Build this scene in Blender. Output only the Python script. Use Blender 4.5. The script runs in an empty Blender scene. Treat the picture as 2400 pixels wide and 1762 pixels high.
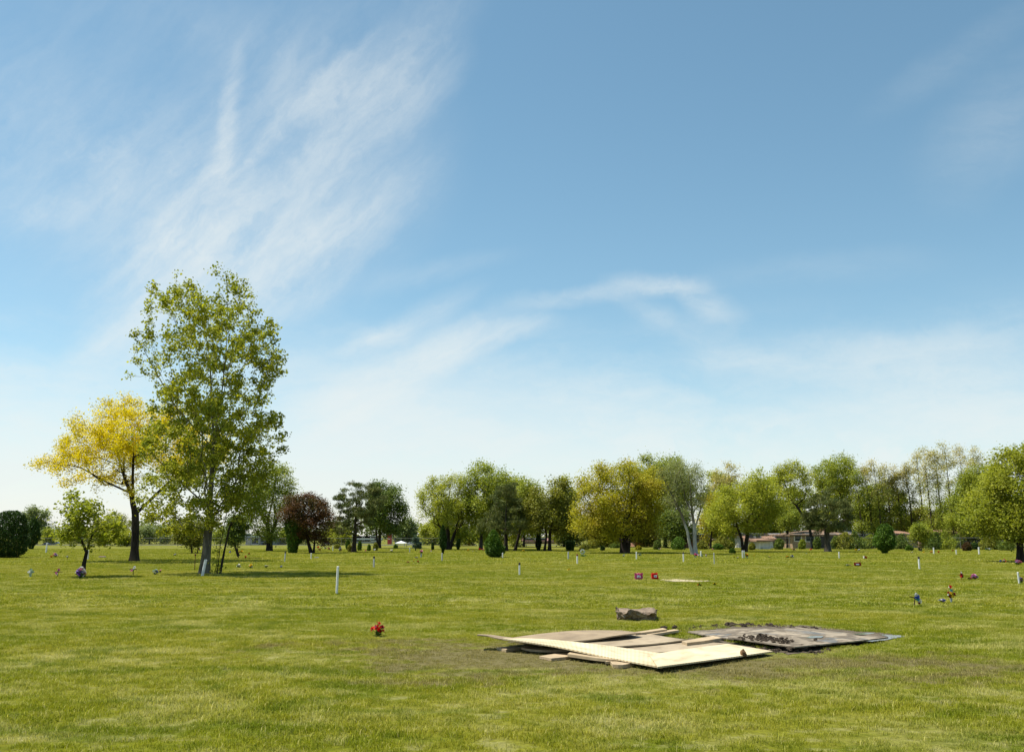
import bpy, bmesh, math, random
import numpy as np
from mathutils import Vector, Matrix, Euler
R = math.radians
PI = math.pi
scene = bpy.context.scene
C = scene.collection

# ------------------------------------------------------------------ camera
FPX, CX, CY, HORIZON, CAMH = 2257.0, 1200.0, 881.0, 1255.0, 1.6
TILT = math.atan((HORIZON - CY) / FPX)
cd = bpy.data.cameras.new('camera')
cd.sensor_width = 36.0
cd.lens = 36.0 * FPX / 2400.0
cd.clip_start = 0.1
cd.clip_end = 4000.0
cam = bpy.data.objects.new('camera', cd)
C.objects.link(cam)
cam.location = (0, 0, CAMH)
cam.rotation_euler = (PI / 2 + TILT, 0, 0)
scene.camera = cam

# ------------------------------------------------------------------ light
SUN_EL, SUN_AZ = R(65.0), R(-80.0)      # azimuth measured from +Y, negative = left
sdir = Vector((math.sin(SUN_AZ) * math.cos(SUN_EL), math.cos(SUN_AZ) * math.cos(SUN_EL), math.sin(SUN_EL)))
sl = bpy.data.lights.new('sun', 'SUN')
sl.energy = 4.6
sl.angle = R(0.53)
sl.color = (1.0, 0.94, 0.83)
so = bpy.data.objects.new('sun', sl)
C.objects.link(so)
so.location = (-40, 20, 60)
so.rotation_euler = (-sdir).to_track_quat('-Z', 'Y').to_euler()

scene.view_settings.view_transform = 'Standard'
scene.view_settings.look = 'None'
scene.view_settings.exposure = 0.75
scene.view_settings.gamma = 1.0
scene.render.engine = 'CYCLES'
scene.cycles.max_bounces = 6
scene.cycles.diffuse_bounces = 3
scene.cycles.transmission_bounces = 4
scene.cycles.transparent_max_bounces = 8


def ray(px, py):
    dx = (px - CX) / FPX
    dy = -(py - CY) / FPX
    return Vector((dx, math.cos(TILT) - math.sin(TILT) * dy, math.sin(TILT) + math.cos(TILT) * dy))


def P(px, py, z=0.0):
    d = ray(px, py)
    s = (z - CAMH) / d.z
    return Vector((d.x * s, d.y * s, z))


def at(px, py, Y):
    d = ray(px, py)
    s = Y / d.y
    return Vector((d.x * s, Y, CAMH + d.z * s))


def azel(px, py):
    d = ray(px, py)
    return math.degrees(math.atan2(d.x, d.y)), math.degrees(math.atan2(d.z, math.hypot(d.x, d.y)))


# ------------------------------------------------------------------ node helper
class NT:
    def __init__(self, tree):
        self.t = tree
        self.n = tree.nodes
        self.l = tree.links

    def add(self, typ, **kw):
        nd = self.n.new(typ)
        for k, v in kw.items():
            setattr(nd, k, v)
        return nd

    def put(self, sock, v):
        if isinstance(v, bpy.types.NodeSocket):
            self.l.new(v, sock)
        elif v is not None:
            if isinstance(v, (tuple, list)) and sock.type == 'RGBA' and len(v) == 3:
                v = tuple(v) + (1.0,)
            sock.default_value = v

    def math(self, op, a, b=None, clamp=False):
        nd = self.add('ShaderNodeMath', operation=op, use_clamp=clamp)
        self.put(nd.inputs[0], a)
        if b is not None:
            self.put(nd.inputs[1], b)
        return nd.outputs[0]

    def vmath(self, op, a, b=None):
        nd = self.add('ShaderNodeVectorMath', operation=op)
        self.put(nd.inputs[0], a)
        if b is not None:
            self.put(nd.inputs[1], b)
        return nd.outputs['Value'] if op == 'LENGTH' else nd.outputs['Vector']

    def scale(self, a, s):
        nd = self.add('ShaderNodeVectorMath', operation='SCALE')
        self.put(nd.inputs[0], a)
        self.put(nd.inputs['Scale'], s)
        return nd.outputs['Vector']

    def mapping(self, v, loc=(0, 0, 0), rot=(0, 0, 0), sc=(1, 1, 1), typ='POINT'):
        nd = self.add('ShaderNodeMapping', vector_type=typ)
        self.put(nd.inputs['Vector'], v)
        nd.inputs['Location'].default_value = loc
        nd.inputs['Rotation'].default_value = rot
        nd.inputs['Scale'].default_value = sc
        return nd.outputs[0]

    def noise(self, v, scale=1.0, detail=4.0, rough=0.55, dist=0.0, out='Fac'):
        nd = self.add('ShaderNodeTexNoise')
        self.put(nd.inputs['Vector'], v)
        nd.inputs['Scale'].default_value = scale
        nd.inputs['Detail'].default_value = detail
        nd.inputs['Roughness'].default_value = rough
        nd.inputs['Distortion'].default_value = dist
        return nd.outputs[out]

    def voronoi(self, v, scale=1.0, feature='F1', out='Distance'):
        nd = self.add('ShaderNodeTexVoronoi', feature=feature)
        self.put(nd.inputs['Vector'], v)
        nd.inputs['Scale'].default_value = scale
        return nd.outputs[out]

    def rng(self, v, a, b, c=0.0, d=1.0, smooth=True):
        nd = self.add('ShaderNodeMapRange', interpolation_type='SMOOTHSTEP' if smooth else 'LINEAR')
        nd.clamp = True
        self.put(nd.inputs['Value'], v)
        nd.inputs['From Min'].default_value = a
        nd.inputs['From Max'].default_value = b
        nd.inputs['To Min'].default_value = c
        nd.inputs['To Max'].default_value = d
        return nd.outputs['Result']

    def mix(self, f, a, b, blend='MIX'):
        nd = self.add('ShaderNodeMix', data_type='RGBA', blend_type=blend)
        self.put(nd.inputs[0], f)
        self.put(nd.inputs[6], a)
        self.put(nd.inputs[7], b)
        return nd.outputs[2]

    def bump(self, h, strength=0.3, dist=0.02):
        nd = self.add('ShaderNodeBump')
        self.put(nd.inputs['Height'], h)
        nd.inputs['Strength'].default_value = strength
        nd.inputs['Distance'].default_value = dist
        return nd.outputs[0]


# ------------------------------------------------------------------ sky
world = bpy.data.worlds.new('World')
scene.world = world
world.use_nodes = True
W = NT(world.node_tree)
W.n.clear()
wout = W.add('ShaderNodeOutputWorld')
wbg = W.add('ShaderNodeBackground')
wbg.inputs['Strength'].default_value = 0.082
sky = W.add('ShaderNodeTexSky', sky_type='NISHITA')
sky.sun_disc = False
sky.sun_elevation = SUN_EL
sky.sun_rotation = SUN_AZ
sky.altitude = 200.0
sky.air_density = 1.0
sky.dust_density = 0.25
sky.ozone_density = 1.6
tc = W.add('ShaderNodeTexCoord')
sep = W.add('ShaderNodeSeparateXYZ')
W.put(sep.inputs[0], tc.outputs['Generated'])
X_, Y_, Z_ = sep.outputs
az = W.math('MULTIPLY', W.math('ARCTAN2', X_, Y_), 180 / PI)
hor = W.math('SQRT', W.math('ADD', W.math('MULTIPLY', X_, X_), W.math('MULTIPLY', Y_, Y_)))
el = W.math('MULTIPLY', W.math('ARCTAN2', Z_, hor), 180 / PI)
cmb = W.add('ShaderNodeCombineXYZ')
W.put(cmb.inputs[0], az)
W.put(cmb.inputs[1], el)
uv0 = cmb.outputs[0]
# wind-blown warping of the cirrus, two scales
w1 = W.vmath('SUBTRACT', W.noise(uv0, 0.16, 3.0, 0.55, out='Color'), (0.5, 0.5, 0.5))
w2 = W.vmath('SUBTRACT', W.noise(uv0, 0.9, 3.0, 0.6, out='Color'), (0.5, 0.5, 0.5))
uv = W.vmath('ADD', uv0, W.vmath('ADD', W.scale(w1, 1.5), W.scale(w2, 0.55)))
DEG = 0.0254


def blob(px, py, hw, hh, ang, s):
    a, e = azel(px, py)
    m = W.mapping(uv, (a, e, 0), (0, 0, R(ang)), (hw * DEG, hh * DEG, 1.0), 'TEXTURE')
    ln = W.vmath('LENGTH', W.vmath('MULTIPLY', m, (1, 1, 0)))
    return W.rng(ln, 1.0, 0.0, 0.0, s)


def total(lst):
    acc = lst[0]
    for b in lst[1:]:
        acc = W.math('ADD', acc, b)
    return acc


def fibre(ang, along, across, lo, hi, seed, detail=7.0, rough=0.62):
    m = W.mapping(uv, (seed, seed * 0.7, seed), (0, 0, R(-ang)), (1, 1, 1))
    m = W.mapping(m, (0, 0, 0), (0, 0, 0), (along, across, 1))
    return W.rng(W.noise(m, 1.0, detail, rough, 0.25), lo, hi)


plume = total([blob(536, 250, 170, 34, 84, .75), blob(520, 380, 150, 50, 84, .75), blob(490, 520, 240, 120, 55, .62),
               blob(400, 590, 330, 130, 52, .5), blob(320, 700, 260, 110, 58, .5), blob(270, 800, 160, 60, 35, .45),
               blob(660, 500, 560, 330, 35, .58), blob(640, 300, 620, 300, 50, .28), blob(900, 190, 460, 140, 46, .42),
               blob(990, 230, 200, 70, 40, .3), blob(720, 230, 260, 40, 46, .4), blob(830, 520, 330, 100, 32, .3),
               blob(220, 400, 620, 360, -20, .38), blob(110, 490, 220, 70, 15, .3), blob(250, 380, 180, 90, -35, .22),
               blob(720, 640, 330, 100, 35, .34), blob(560, 660, 480, 200, 30, .4), blob(480, 80, 620, 160, -12, .16)])
pl = W.math('MULTIPLY', plume, W.math('ADD', 0.30, W.math('MULTIPLY', fibre(50, .09, .34, .27, .73, 3.0), .8)))
pl = W.math('MULTIPLY', pl, W.math('ADD', 0.72, W.math('MULTIPLY', fibre(44, .20, .75, .30, .70, 53.0, 8.0, .68), .5)))
feather = total([blob(1090, 800, 250, 66, 20, .75), blob(950, 870, 290, 90, 30, .7), blob(800, 980, 330, 130, 32, .6), blob(1220, 770, 130, 40, 14, .3),
                 blob(880, 795, 130, 42, 18, .6), blob(980, 745, 220, 46, 24, .42), blob(780, 830, 240, 100, 10, .25), blob(1000, 640, 300, 46, 12, .15)])
fe = W.math('MULTIPLY', feather, W.math('ADD', 0.42, W.math('MULTIPLY', fibre(24, .10, .6, .28, .7, 11.0), .8)))
arch = total([blob(1380, 690, 300, 34, 6, .42), blob(1540, 662, 170, 40, -4, .48), blob(1650, 700, 150, 46, -30, .42),
              blob(1560, 750, 190, 44, -30, .28), blob(1680, 770, 120, 60, -50, .22), blob(1900, 640, 420, 60, 0, .10), blob(2330, 300, 260, 150, 40, .16),
              blob(2250, 130, 300, 60, 25, .10), blob(2000, 850, 560, 90, -4, .40), blob(1780, 850, 240, 46, -10, .3),
              blob(2300, 800, 300, 60, 4, .2)])
ar = W.math('MULTIPLY', arch, W.math('ADD', 0.35, W.math('MULTIPLY', fibre(-6, .12, .5, .3, .7, 23.0), .9)))
veil = W.math('MULTIPLY', W.rng(el, 14.5, 3.0), W.math('ADD', 0.12, W.math('MULTIPLY', fibre(-8, .07, .3, .3, .66, 37.0), .75)))
veil = W.math('MULTIPLY', veil, W.math('ADD', 0.6, W.math('MULTIPLY', fibre(8, .10, .55, .32, .68, 71.0), 1.0)))
veil = W.math('ADD', veil, total([W.rng(el, 10.5, 0.0, 0.0, 0.85), blob(1250, 960, 480, 150, -8, .45), blob(850, 980, 420, 150, 20, .35), blob(900, 1060, 500, 120, 0, .3),
                                  blob(2100, 980, 500, 110, 0, .3), blob(120, 1010, 360, 130, -6, .34)]))
cl = total([pl, fe, ar, veil])
cl = W.math('MULTIPLY', W.math('SUBTRACT', 1.0, W.math('EXPONENT', W.math('MULTIPLY', cl, -0.92))), 0.96)
hs = W.add('ShaderNodeHueSaturation')
hs.inputs['Hue'].default_value = 0.477
hs.inputs['Saturation'].default_value = 1.02
hs.inputs['Value'].default_value = 1.03
W.put(hs.inputs['Color'], sky.outputs[0])
skycol = W.mix(cl, hs.outputs[0], (6.15, 6.5, 6.42))
W.put(wbg.inputs['Color'], skycol)
W.l.new(wbg.outputs[0], wout.inputs[0])


# ------------------------------------------------------------------ object helpers
def tag(o, label=None, cat=None, group=None, kind=None):
    if label:
        o['label'] = label
    if cat:
        o['category'] = cat
    if group:
        o['group'] = group
    if kind:
        o['kind'] = kind
    return o


def thing(name, label, cat, loc, rz=0.0, group=None):
    o = bpy.data.objects.new(name, None)
    o.empty_display_size = 0.2
    C.objects.link(o)
    o.location = loc
    o.rotation_euler = (0, 0, rz)
    return tag(o, label, cat, group)


def link(name, me, parent=None, mat=None, loc=None):
    o = bpy.data.objects.new(name, me)
    C.objects.link(o)
    if mat is not None and len(me.materials) == 0:
        me.materials.append(mat)
    if parent is not None:
        o.parent = parent
    if loc is not None:
        o.location = loc
    return o


def mesh_np(name, verts, faces_flat, sizes, smooth=False):
    me = bpy.data.meshes.new(name)
    verts = np.asarray(verts, dtype=np.float32)
    nv = len(verts)
    me.vertices.add(nv)
    me.vertices.foreach_set('co', verts.ravel())
    faces_flat = np.asarray(faces_flat, dtype=np.int32)
    sizes = np.asarray(sizes, dtype=np.int32)
    me.loops.add(len(faces_flat))
    me.loops.foreach_set('vertex_index', faces_flat)
    me.polygons.add(len(sizes))
    st = np.zeros(len(sizes), dtype=np.int32)
    st[1:] = np.cumsum(sizes)[:-1]
    me.polygons.foreach_set('loop_start', st)
    if smooth:
        me.polygons.foreach_set('use_smooth', np.ones(len(sizes), dtype=bool))
    me.update(calc_edges=True)
    me.validate()
    return me


class MB:
    """collects simple shapes into one mesh"""
    def __init__(self):
        self.v = []
        self.f = []

    def add(self, vs, fs):
        o = len(self.v)
        self.v += [tuple(x) for x in vs]
        self.f += [tuple(i + o for i in f) for f in fs]
        return self

    def box(self, c, s, rz=0.0, M=None):
        hx, hy, hz = s[0] / 2, s[1] / 2, s[2] / 2
        vs = [Vector((sx * hx, sy * hy, sz * hz)) for sz in (-1, 1) for sx, sy in ((-1, -1), (1, -1), (1, 1), (-1, 1))]
        m = M if M is not None else Matrix.Rotation(rz, 4, 'Z')
        vs = [m @ v + Vector(c) for v in vs]
        return self.add(vs, [(0, 3, 2, 1), (4, 5, 6, 7), (0, 1, 5, 4), (1, 2, 6, 5), (2, 3, 7, 6), (3, 0, 4, 7)])

    def tube(self, pts, rad, n=8, cap=True):
        pts = [Vector(p) for p in pts]
        if not hasattr(rad, '__len__'):
            rad = [rad] * len(pts)
        vs, fs = [], []
        for i, p in enumerate(pts):
            t = (pts[min(i + 1, len(pts) - 1)] - pts[max(i - 1, 0)]).normalized()
            a = t.cross(Vector((0.3, 0.9, 0.1)))
            if a.length < 0.1:
                a = t.cross(Vector((1, 0, 0)))
            a.normalize()
            b = t.cross(a)
            for k in range(n):
                th = 2 * PI * k / n
                vs.append(p + (a * math.cos(th) + b * math.sin(th)) * rad[i])
        for i in range(len(pts) - 1):
            for k in range(n):
                k2 = (k + 1) % n
                fs.append((i * n + k, i * n + k2, (i + 1) * n + k2, (i + 1) * n + k))
        if cap:
            fs.append(tuple(range(n))[::-1])
            fs.append(tuple((len(pts) - 1) * n + k for k in range(n)))
        return self.add(vs, fs)

    def ball(self, c, r, nu=8, nv=6, rough=0.0, rnd=random):
        vs, fs = [], []
        r = r if hasattr(r, '__len__') else (r, r, r)
        for j in range(nv + 1):
            ph = PI * j / nv
            for i in range(nu):
                th = 2 * PI * i / nu
                q = 1 + rnd.uniform(-rough, rough)
                vs.append((c[0] + r[0] * q * math.sin(ph) * math.cos(th), c[1] + r[1] * q * math.sin(ph) * math.sin(th), c[2] + r[2] * q * math.cos(ph)))
        for j in range(nv):
            for i in range(nu):
                i2 = (i + 1) % nu
                fs.append((j * nu + i, (j + 1) * nu + i, (j + 1) * nu + i2, j * nu + i2))
        return self.add(vs, fs)

    def mesh(self, name, smooth=False):
        me = bpy.data.meshes.new(name)
        me.from_pydata([tuple(v) for v in self.v], [], self.f)
        me.validate()
        if smooth:
            me.polygons.foreach_set('use_smooth', np.ones(len(me.polygons), dtype=bool))
        me.update()
        return me

    def build(self, name, mat, parent=None, smooth=False, bevel=0.0, loc=None):
        o = link(name, self.mesh(name, smooth), parent, mat, loc)
        if bevel:
            b = o.modifiers.new('bevel', 'BEVEL')
            b.width = bevel
            b.segments = 2
            b.limit_method = 'ANGLE'
        return o


# ------------------------------------------------------------------ materials
def new_mat(name):
    m = bpy.data.materials.new(name)
    m.use_nodes = True
    t = NT(m.node_tree)
    t.n.clear()
    out = t.add('ShaderNodeOutputMaterial')
    return m, t, out


def principled(t, color, rough=0.7, normal=None, spec=0.3, metal=0.0):
    b = t.add('ShaderNodeBsdfPrincipled')
    t.put(b.inputs['Base Color'], color)
    t.put(b.inputs['Roughness'], rough)
    b.inputs['Specular IOR Level'].default_value = spec
    b.inputs['Metallic'].default_value = metal
    if normal is not None:
        t.put(b.inputs['Normal'], normal)
    return b


def plain(name, col, rough=0.7, var=0.25, scale=6.0, spec=0.3, bump=0.15, metal=0.0):
    """a painted / plastic / cloth surface with grime and slight unevenness"""
    m, t, out = new_mat(name)
    tcn = t.add('ShaderNodeTexCoord').outputs['Object']
    n = t.noise(tcn, scale, 6.0, 0.65)
    k = t.rng(n, 0.3, 0.75, 1.0 - var, 1.0 + var * 0.35)
    c = t.scale(tuple(col), k)
    b = principled(t, c, rough, t.bump(n, bump, 0.01), spec, metal)
    t.l.new(b.outputs[0], out.inputs[0])
    return m


def leaf_mat(name, c1, c2, c3=None, trans=0.4, patch=0.5, rough=0.55, pscale=0.45, gain=1.45):
    """leaves: every leaf its own shade between c1 and c2, some clumps towards c3, light passing through"""
    m, t, out = new_mat(name)
    g = t.add('ShaderNodeNewGeometry')
    rnd = g.outputs['Random Per Island']
    c = t.mix(rnd, c1, c2)
    if c3 is not None:
        n = t.noise(g.outputs['Position'], pscale, 3.0, 0.6)
        c = t.mix(t.math('MULTIPLY', t.rng(n, 0.42, 0.68), patch), c, c3)
    r2 = t.math('FRACT', t.math('MULTIPLY', rnd, 57.31))
    c = t.scale(c, t.rng(r2, 0, 1, 0.72 * gain, 1.22 * gain, smooth=False))
    b = principled(t, c, rough, None, 0.12)
    tr = t.add('ShaderNodeBsdfTranslucent')
    t.put(tr.inputs['Color'], t.vmath('MULTIPLY', c, (1.2, 1.2, 0.6)))
    mx = t.add('ShaderNodeMixShader')
    mx.inputs[0].default_value = trans
    t.l.new(b.outputs[0], mx.inputs[1])
    t.l.new(tr.outputs[0], mx.inputs[2])
    t.l.new(mx.outputs[0], out.inputs[0])
    return m


def bark_mat(name, c1, c2):
    m, t, out = new_mat(name)
    p = t.add('ShaderNodeTexCoord').outputs['Object']
    n = t.noise(t.mapping(p, sc=(9, 9, 1.6)), 1.0, 6.0, 0.7)
    n2 = t.noise(p, 0.9, 3.0, 0.5)
    c = t.mix(t.rng(n, 0.35, 0.68), c1, c2)
    c = t.scale(c, t.rng(n2, 0.3, 0.7, 0.75, 1.2))
    b = principled(t, c, 0.9, t.bump(n, 0.8, 0.04), 0.15)
    t.l.new(b.outputs[0], out.inputs[0])
    return m


def lawn_colour(t, pos):
    """mown lawn: fresh, darker and dry patches plus the trampled strip round the open grave"""
    pa = t.mapping(pos, sc=(0.75, 1.25, 0.0))
    big = t.noise(pa, 0.11, 3.0, 0.6, 0.6)
    mid = t.noise(t.mapping(pos, loc=(31, 7, 0), sc=(0.8, 1.3, 0.0)), 0.55, 4.0, 0.62, 0.5)
    mid2 = t.noise(t.mapping(pos, loc=(-11, 52, 0), sc=(0.8, 1.3, 0.0)), 0.85, 4.0, 0.6, 0.4)
    fine = t.noise(t.mapping(pos, loc=(3, 77, 0), sc=(0.9, 1.2, 0.0)), 2.6, 3.0, 0.6)
    c = t.mix(t.rng(big, 0.38, 0.64), (0.215, 0.238, 0.012), (0.300, 0.290, 0.034))
    c = t.mix(t.math('MULTIPLY', t.rng(mid, 0.47, 0.68), 0.7), c, (0.475, 0.440, 0.175))
    c = t.mix(t.math('MULTIPLY', t.rng(mid2, 0.50, 0.64), 0.75), c, (0.135, 0.178, 0.009))
    c = t.mix(t.math('MULTIPLY', t.rng(fine, 0.50, 0.64), 0.55), c, (0.142, 0.178, 0.011))
    c = t.mix(t.math('MULTIPLY', t.rng(fine, 0.47, 0.36), 0.45), c, (0.47, 0.44, 0.19))
    # worn, muddy grass around the boards
    q = t.mapping(pos, (1.5, 13.0, 0), (0, 0, R(-12)), (5.0, 2.5, 1.0), 'TEXTURE')
    ln = t.vmath('LENGTH', t.vmath('MULTIPLY', q, (1, 1, 0)))
    ln = t.math('ADD', ln, t.math('MULTIPLY', t.math('SUBTRACT', mid, 0.5), 2.6))
    ln = t.math('ADD', ln, t.math('MULTIPLY', t.math('SUBTRACT', fine, 0.5), 1.5))
    worn = t.rng(ln, 1.0, 0.40, 0.0, 0.85)
    return t.mix(worn, c, (0.235, 0.195, 0.092)), worn


def ground_material():
    m, t, out = new_mat('turf')
    pos = t.add('ShaderNodeNewGeometry').outputs['Position']
    c, worn = lawn_colour(t, pos)
    n = t.noise(pos, 14.0, 6.0, 0.75)
    c = t.scale(c, t.rng(n, 0.3, 0.72, 0.38, 0.72))
    b = principled(t, c, 0.95, t.bump(n, 0.6, 0.05), 0.05)
    t.l.new(b.outputs[0], out.inputs[0])
    return m


def blade_material():
    m, t, out = new_mat('grass_blades')
    g = t.add('ShaderNodeNewGeometry')
    c, worn = lawn_colour(t, g.outputs['Position'])
    rnd = g.outputs['Random Per Island']
    r2 = t.math('FRACT', t.math('MULTIPLY', rnd, 91.7))
    c = t.mix(t.rng(r2, 0.80, 0.97, 0.0, 0.75), c, (0.50, 0.45, 0.16))
    c = t.scale(c, t.rng(rnd, 0, 1, 0.75, 1.32, smooth=False))
    b = principled(t, c, 0.8, None, 0.10)
    tr = t.add('ShaderNodeBsdfTranslucent')
    t.put(tr.inputs['Color'], t.vmath('MULTIPLY', c, (1.2, 1.2, 0.6)))
    mx = t.add('ShaderNodeMixShader')
    mx.inputs[0].default_value = 0.36
    t.l.new(b.outputs[0], mx.inputs[1])
    t.l.new(tr.outputs[0], mx.inputs[2])
    t.l.new(mx.outputs[0], out.inputs[0])
    return m


# ------------------------------------------------------------------ ground sheet
M_TURF = ground_material()
gm = MB()
gm.add([(-1500, -300, 0), (1500, -300, 0), (1500, 2500, 0), (-1500, 2500, 0)], [(0, 1, 2, 3)])
ground = tag(gm.build('lawn', M_TURF), kind='structure')
# ------------------------------------------------------------------ grass (one stuff object, clumps instanced by geometry nodes)
def xy(pts):
    return np.array([[P(*p).x, P(*p).y] for p in pts])


def inside(poly, pts):
    x, y = pts[:, 0], pts[:, 1]
    res = np.zeros(len(pts), dtype=bool)
    n = len(poly)
    for i in range(n):
        x1, y1 = poly[i]
        x2, y2 = poly[(i + 1) % n]
        cond = ((y1 > y) != (y2 > y)) & (x < (x2 - x1) * (y - y1) / (y2 - y1 + 1e-12) + x1)
        res ^= cond
    return res


BARE = [xy([(1200, 1499), (1300, 1514), (1400, 1537), (1540, 1560), (1640, 1546), (1812, 1524), (1704, 1504), (1680, 1494), (1640, 1493), (1604, 1499),
            (1530, 1488), (1500, 1484), (1455, 1477), (1340, 1479), (1250, 1490)]),
        xy([(1615, 1479), (1700, 1472), (1870, 1468), (1990, 1478), (2140, 1490), (2090, 1499), (2010, 1512), (1910, 1519), (1860, 1515), (1705, 1496), (1660, 1491)])]
THIN = [xy([(1800, 1520), (1850, 1516), (1935, 1517), (1930, 1535), (1840, 1540), (1790, 1534)]),
        xy([(1600, 1472), (1640, 1462), (1800, 1456), (1920, 1464), (1930, 1472), (1700, 1474)]),
        xy([(1545, 1362), (1560, 1356.5), (1670, 1360), (1670, 1363.5), (1570, 1363.5)])]


def clump_mesh(name, rng, n, rad, hmin, hmax, wid):
    ang = rng.uniform(0, 2 * PI, n)
    rr = rad * np.sqrt(rng.uniform(0, 1, n))
    bx, by = rr * np.cos(ang), rr * np.sin(ang)
    h = rng.uniform(hmin, hmax, n)
    w = wid * rng.uniform(0.7, 1.3, n)
    fa = rng.uniform(0, 2 * PI, n)
    la = fa + rng.normal(0, 0.8, n) + PI / 2
    lean = np.abs(rng.normal(0.75, 0.45, n)) * h
    px, py = np.cos(fa) * w / 2, np.sin(fa) * w / 2
    lx, ly = np.cos(la) * lean, np.sin(la) * lean
    V = np.zeros((n, 5, 3))
    V[:, 0] = np.stack([bx - px, by - py, np.full(n, -0.01)], 1)
    V[:, 1] = np.stack([bx + px, by + py, np.full(n, -0.01)], 1)
    V[:, 2] = np.stack([bx + px * .8 + lx * .35, by + py * .8 + ly * .35, h * .6], 1)
    V[:, 3] = np.stack([bx - px * .8 + lx * .35, by - py * .8 + ly * .35, h * .6], 1)
    V[:, 4] = np.stack([bx + lx, by + ly, h * (1 - 0.25 * np.minimum(1, lean / h))], 1)
    o = (np.arange(n) * 5)[:, None]
    F = np.concatenate([o + np.array([0, 1, 2, 3]), o + np.array([3, 2, 4])], 1).ravel()
    return mesh_np(name, V.reshape(-1, 3), F, np.tile([4, 3], n))


def sow(name, zones, mat, seed):
    rng = np.random.default_rng(seed)
    src = bpy.data.collections.new(name + '_clumps')     # never linked to the scene
    PT, RT, SC, ID = [], [], [], []
    base = 0
    for (y0, y1, dens, clump, nvar) in zones:
        for k in range(nvar):
            me = clump_mesh('clump', rng, *clump)
            me.materials.append(mat)
            src.objects.link(bpy.data.objects.new('clump_%02d' % (base + k), me))
        cnt = int(dens * (y1 - y0) * (0.575 * (y0 + y1) + 4))
        # density grows linearly with the width of the view wedge
        ys = np.sqrt(rng.uniform(0, 1, cnt) * (y1 ** 2 - y0 ** 2) + y0 ** 2)
        xs = rng.uniform(-1, 1, cnt) * (0.575 * ys + 2)
        p = np.stack([xs, ys], 1)
        keep = np.ones(cnt, dtype=bool)
        for b in BARE:
            keep &= ~inside(b, p)
        for b in THIN:
            keep &= ~(inside(b, p) & (rng.uniform(0, 1, cnt) < 0.8))
        # patchy vigour
        v = 0.5 + 0.28 * np.sin(xs * 1.9 + np.sin(ys * 1.3) * 1.5) + 0.28 * np.sin(ys * 2.3 + np.sin(xs * 1.1 + 2) * 1.6)
        v2 = 0.5 + 0.5 * np.sin(xs * 0.45 + 1.3 * np.sin(ys * 0.31)) * np.sin(ys * 0.52 + np.sin(xs * 0.4))
        worn = np.exp(-(((xs - 1.2) / 5.0) ** 2 + ((ys - 13.1) / 2.2) ** 2))
        s = (0.62 + 0.38 * v + 0.25 * v2) * rng.uniform(0.75, 1.2, cnt) * (1 - 0.42 * worn)
        keep &= rng.uniform(0, 1, cnt) > 0.35 * worn
        PT.append(np.stack([xs, ys, np.zeros(cnt)], 1)[keep])
        RT.append(rng.uniform(0, 2 * PI, cnt)[keep])
        SC.append(s[keep])
        ID.append((base + rng.integers(0, nvar, cnt))[keep])
        base += nvar
    PT, RT, SC, ID = map(np.concatenate, (PT, RT, SC, ID))
    me = bpy.data.meshes.new(name)
    me.vertices.add(len(PT))
    me.vertices.foreach_set('co', PT.astype(np.float32).ravel())
    for nm, typ, arr in (('turn', 'FLOAT', RT), ('size', 'FLOAT', SC), ('pick', 'INT', ID)):
        a = me.attributes.new(nm, typ, 'POINT')
        a.data.foreach_set('value', arr.astype(np.int32 if typ == 'INT' else np.float32))
    me.materials.append(mat)
    o = link(name, me)
    ng = bpy.data.node_groups.new(name + '_nodes', 'GeometryNodeTree')
    ng.interface.new_socket('Geometry', in_out='INPUT', socket_type='NodeSocketGeometry')
    ng.interface.new_socket('Geometry', in_out='OUTPUT', socket_type='NodeSocketGeometry')
    G = NT(ng)
    gi, go = G.add('NodeGroupInput'), G.add('NodeGroupOutput')
    ci = G.add('GeometryNodeCollectionInfo')
    ci.inputs['Collection'].default_value = src
    ci.inputs['Separate Children'].default_value = True
    ci.inputs['Reset Children'].default_value = True

    def attr(nm, typ):
        a = G.add('GeometryNodeInputNamedAttribute', data_type=typ)
        a.inputs['Name'].default_value = nm
        return [s for s in a.outputs if s.name == 'Attribute' and s.enabled][0]
    ip = G.add('GeometryNodeInstanceOnPoints')
    G.put(ip.inputs['Points'], gi.outputs[0])
    G.put(ip.inputs['Instance'], ci.outputs[0])
    ip.inputs['Pick Instance'].default_value = True
    G.put(ip.inputs['Instance Index'], attr('pick', 'INT'))
    cx = G.add('ShaderNodeCombineXYZ')
    G.put(cx.inputs[2], attr('turn', 'FLOAT'))
    e2r = G.add('FunctionNodeEulerToRotation')
    G.put(e2r.inputs[0], cx.outputs[0])
    G.put(ip.inputs['Rotation'], e2r.outputs[0])
    G.put(ip.inputs['Scale'], attr('size', 'FLOAT'))
    G.put(go.inputs[0], ip.outputs[0])
    md = o.modifiers.new('sow', 'NODES')
    md.node_group = ng
    return o


M_BLADE = blade_material()
lawn_grass = sow('grass', [(5.6, 22, 120, (40, 0.095, 0.018, 0.058, 0.0055), 6),
                           (22, 55, 28, (36, 0.19, 0.020, 0.060, 0.012), 5),
                           (55, 120, 6, (34, 0.42, 0.030, 0.070, 0.034), 4)], M_BLADE, 5)
tag(lawn_grass, 'short yellow green mown grass covering the whole cemetery lawn', 'grass', kind='stuff')
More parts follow.
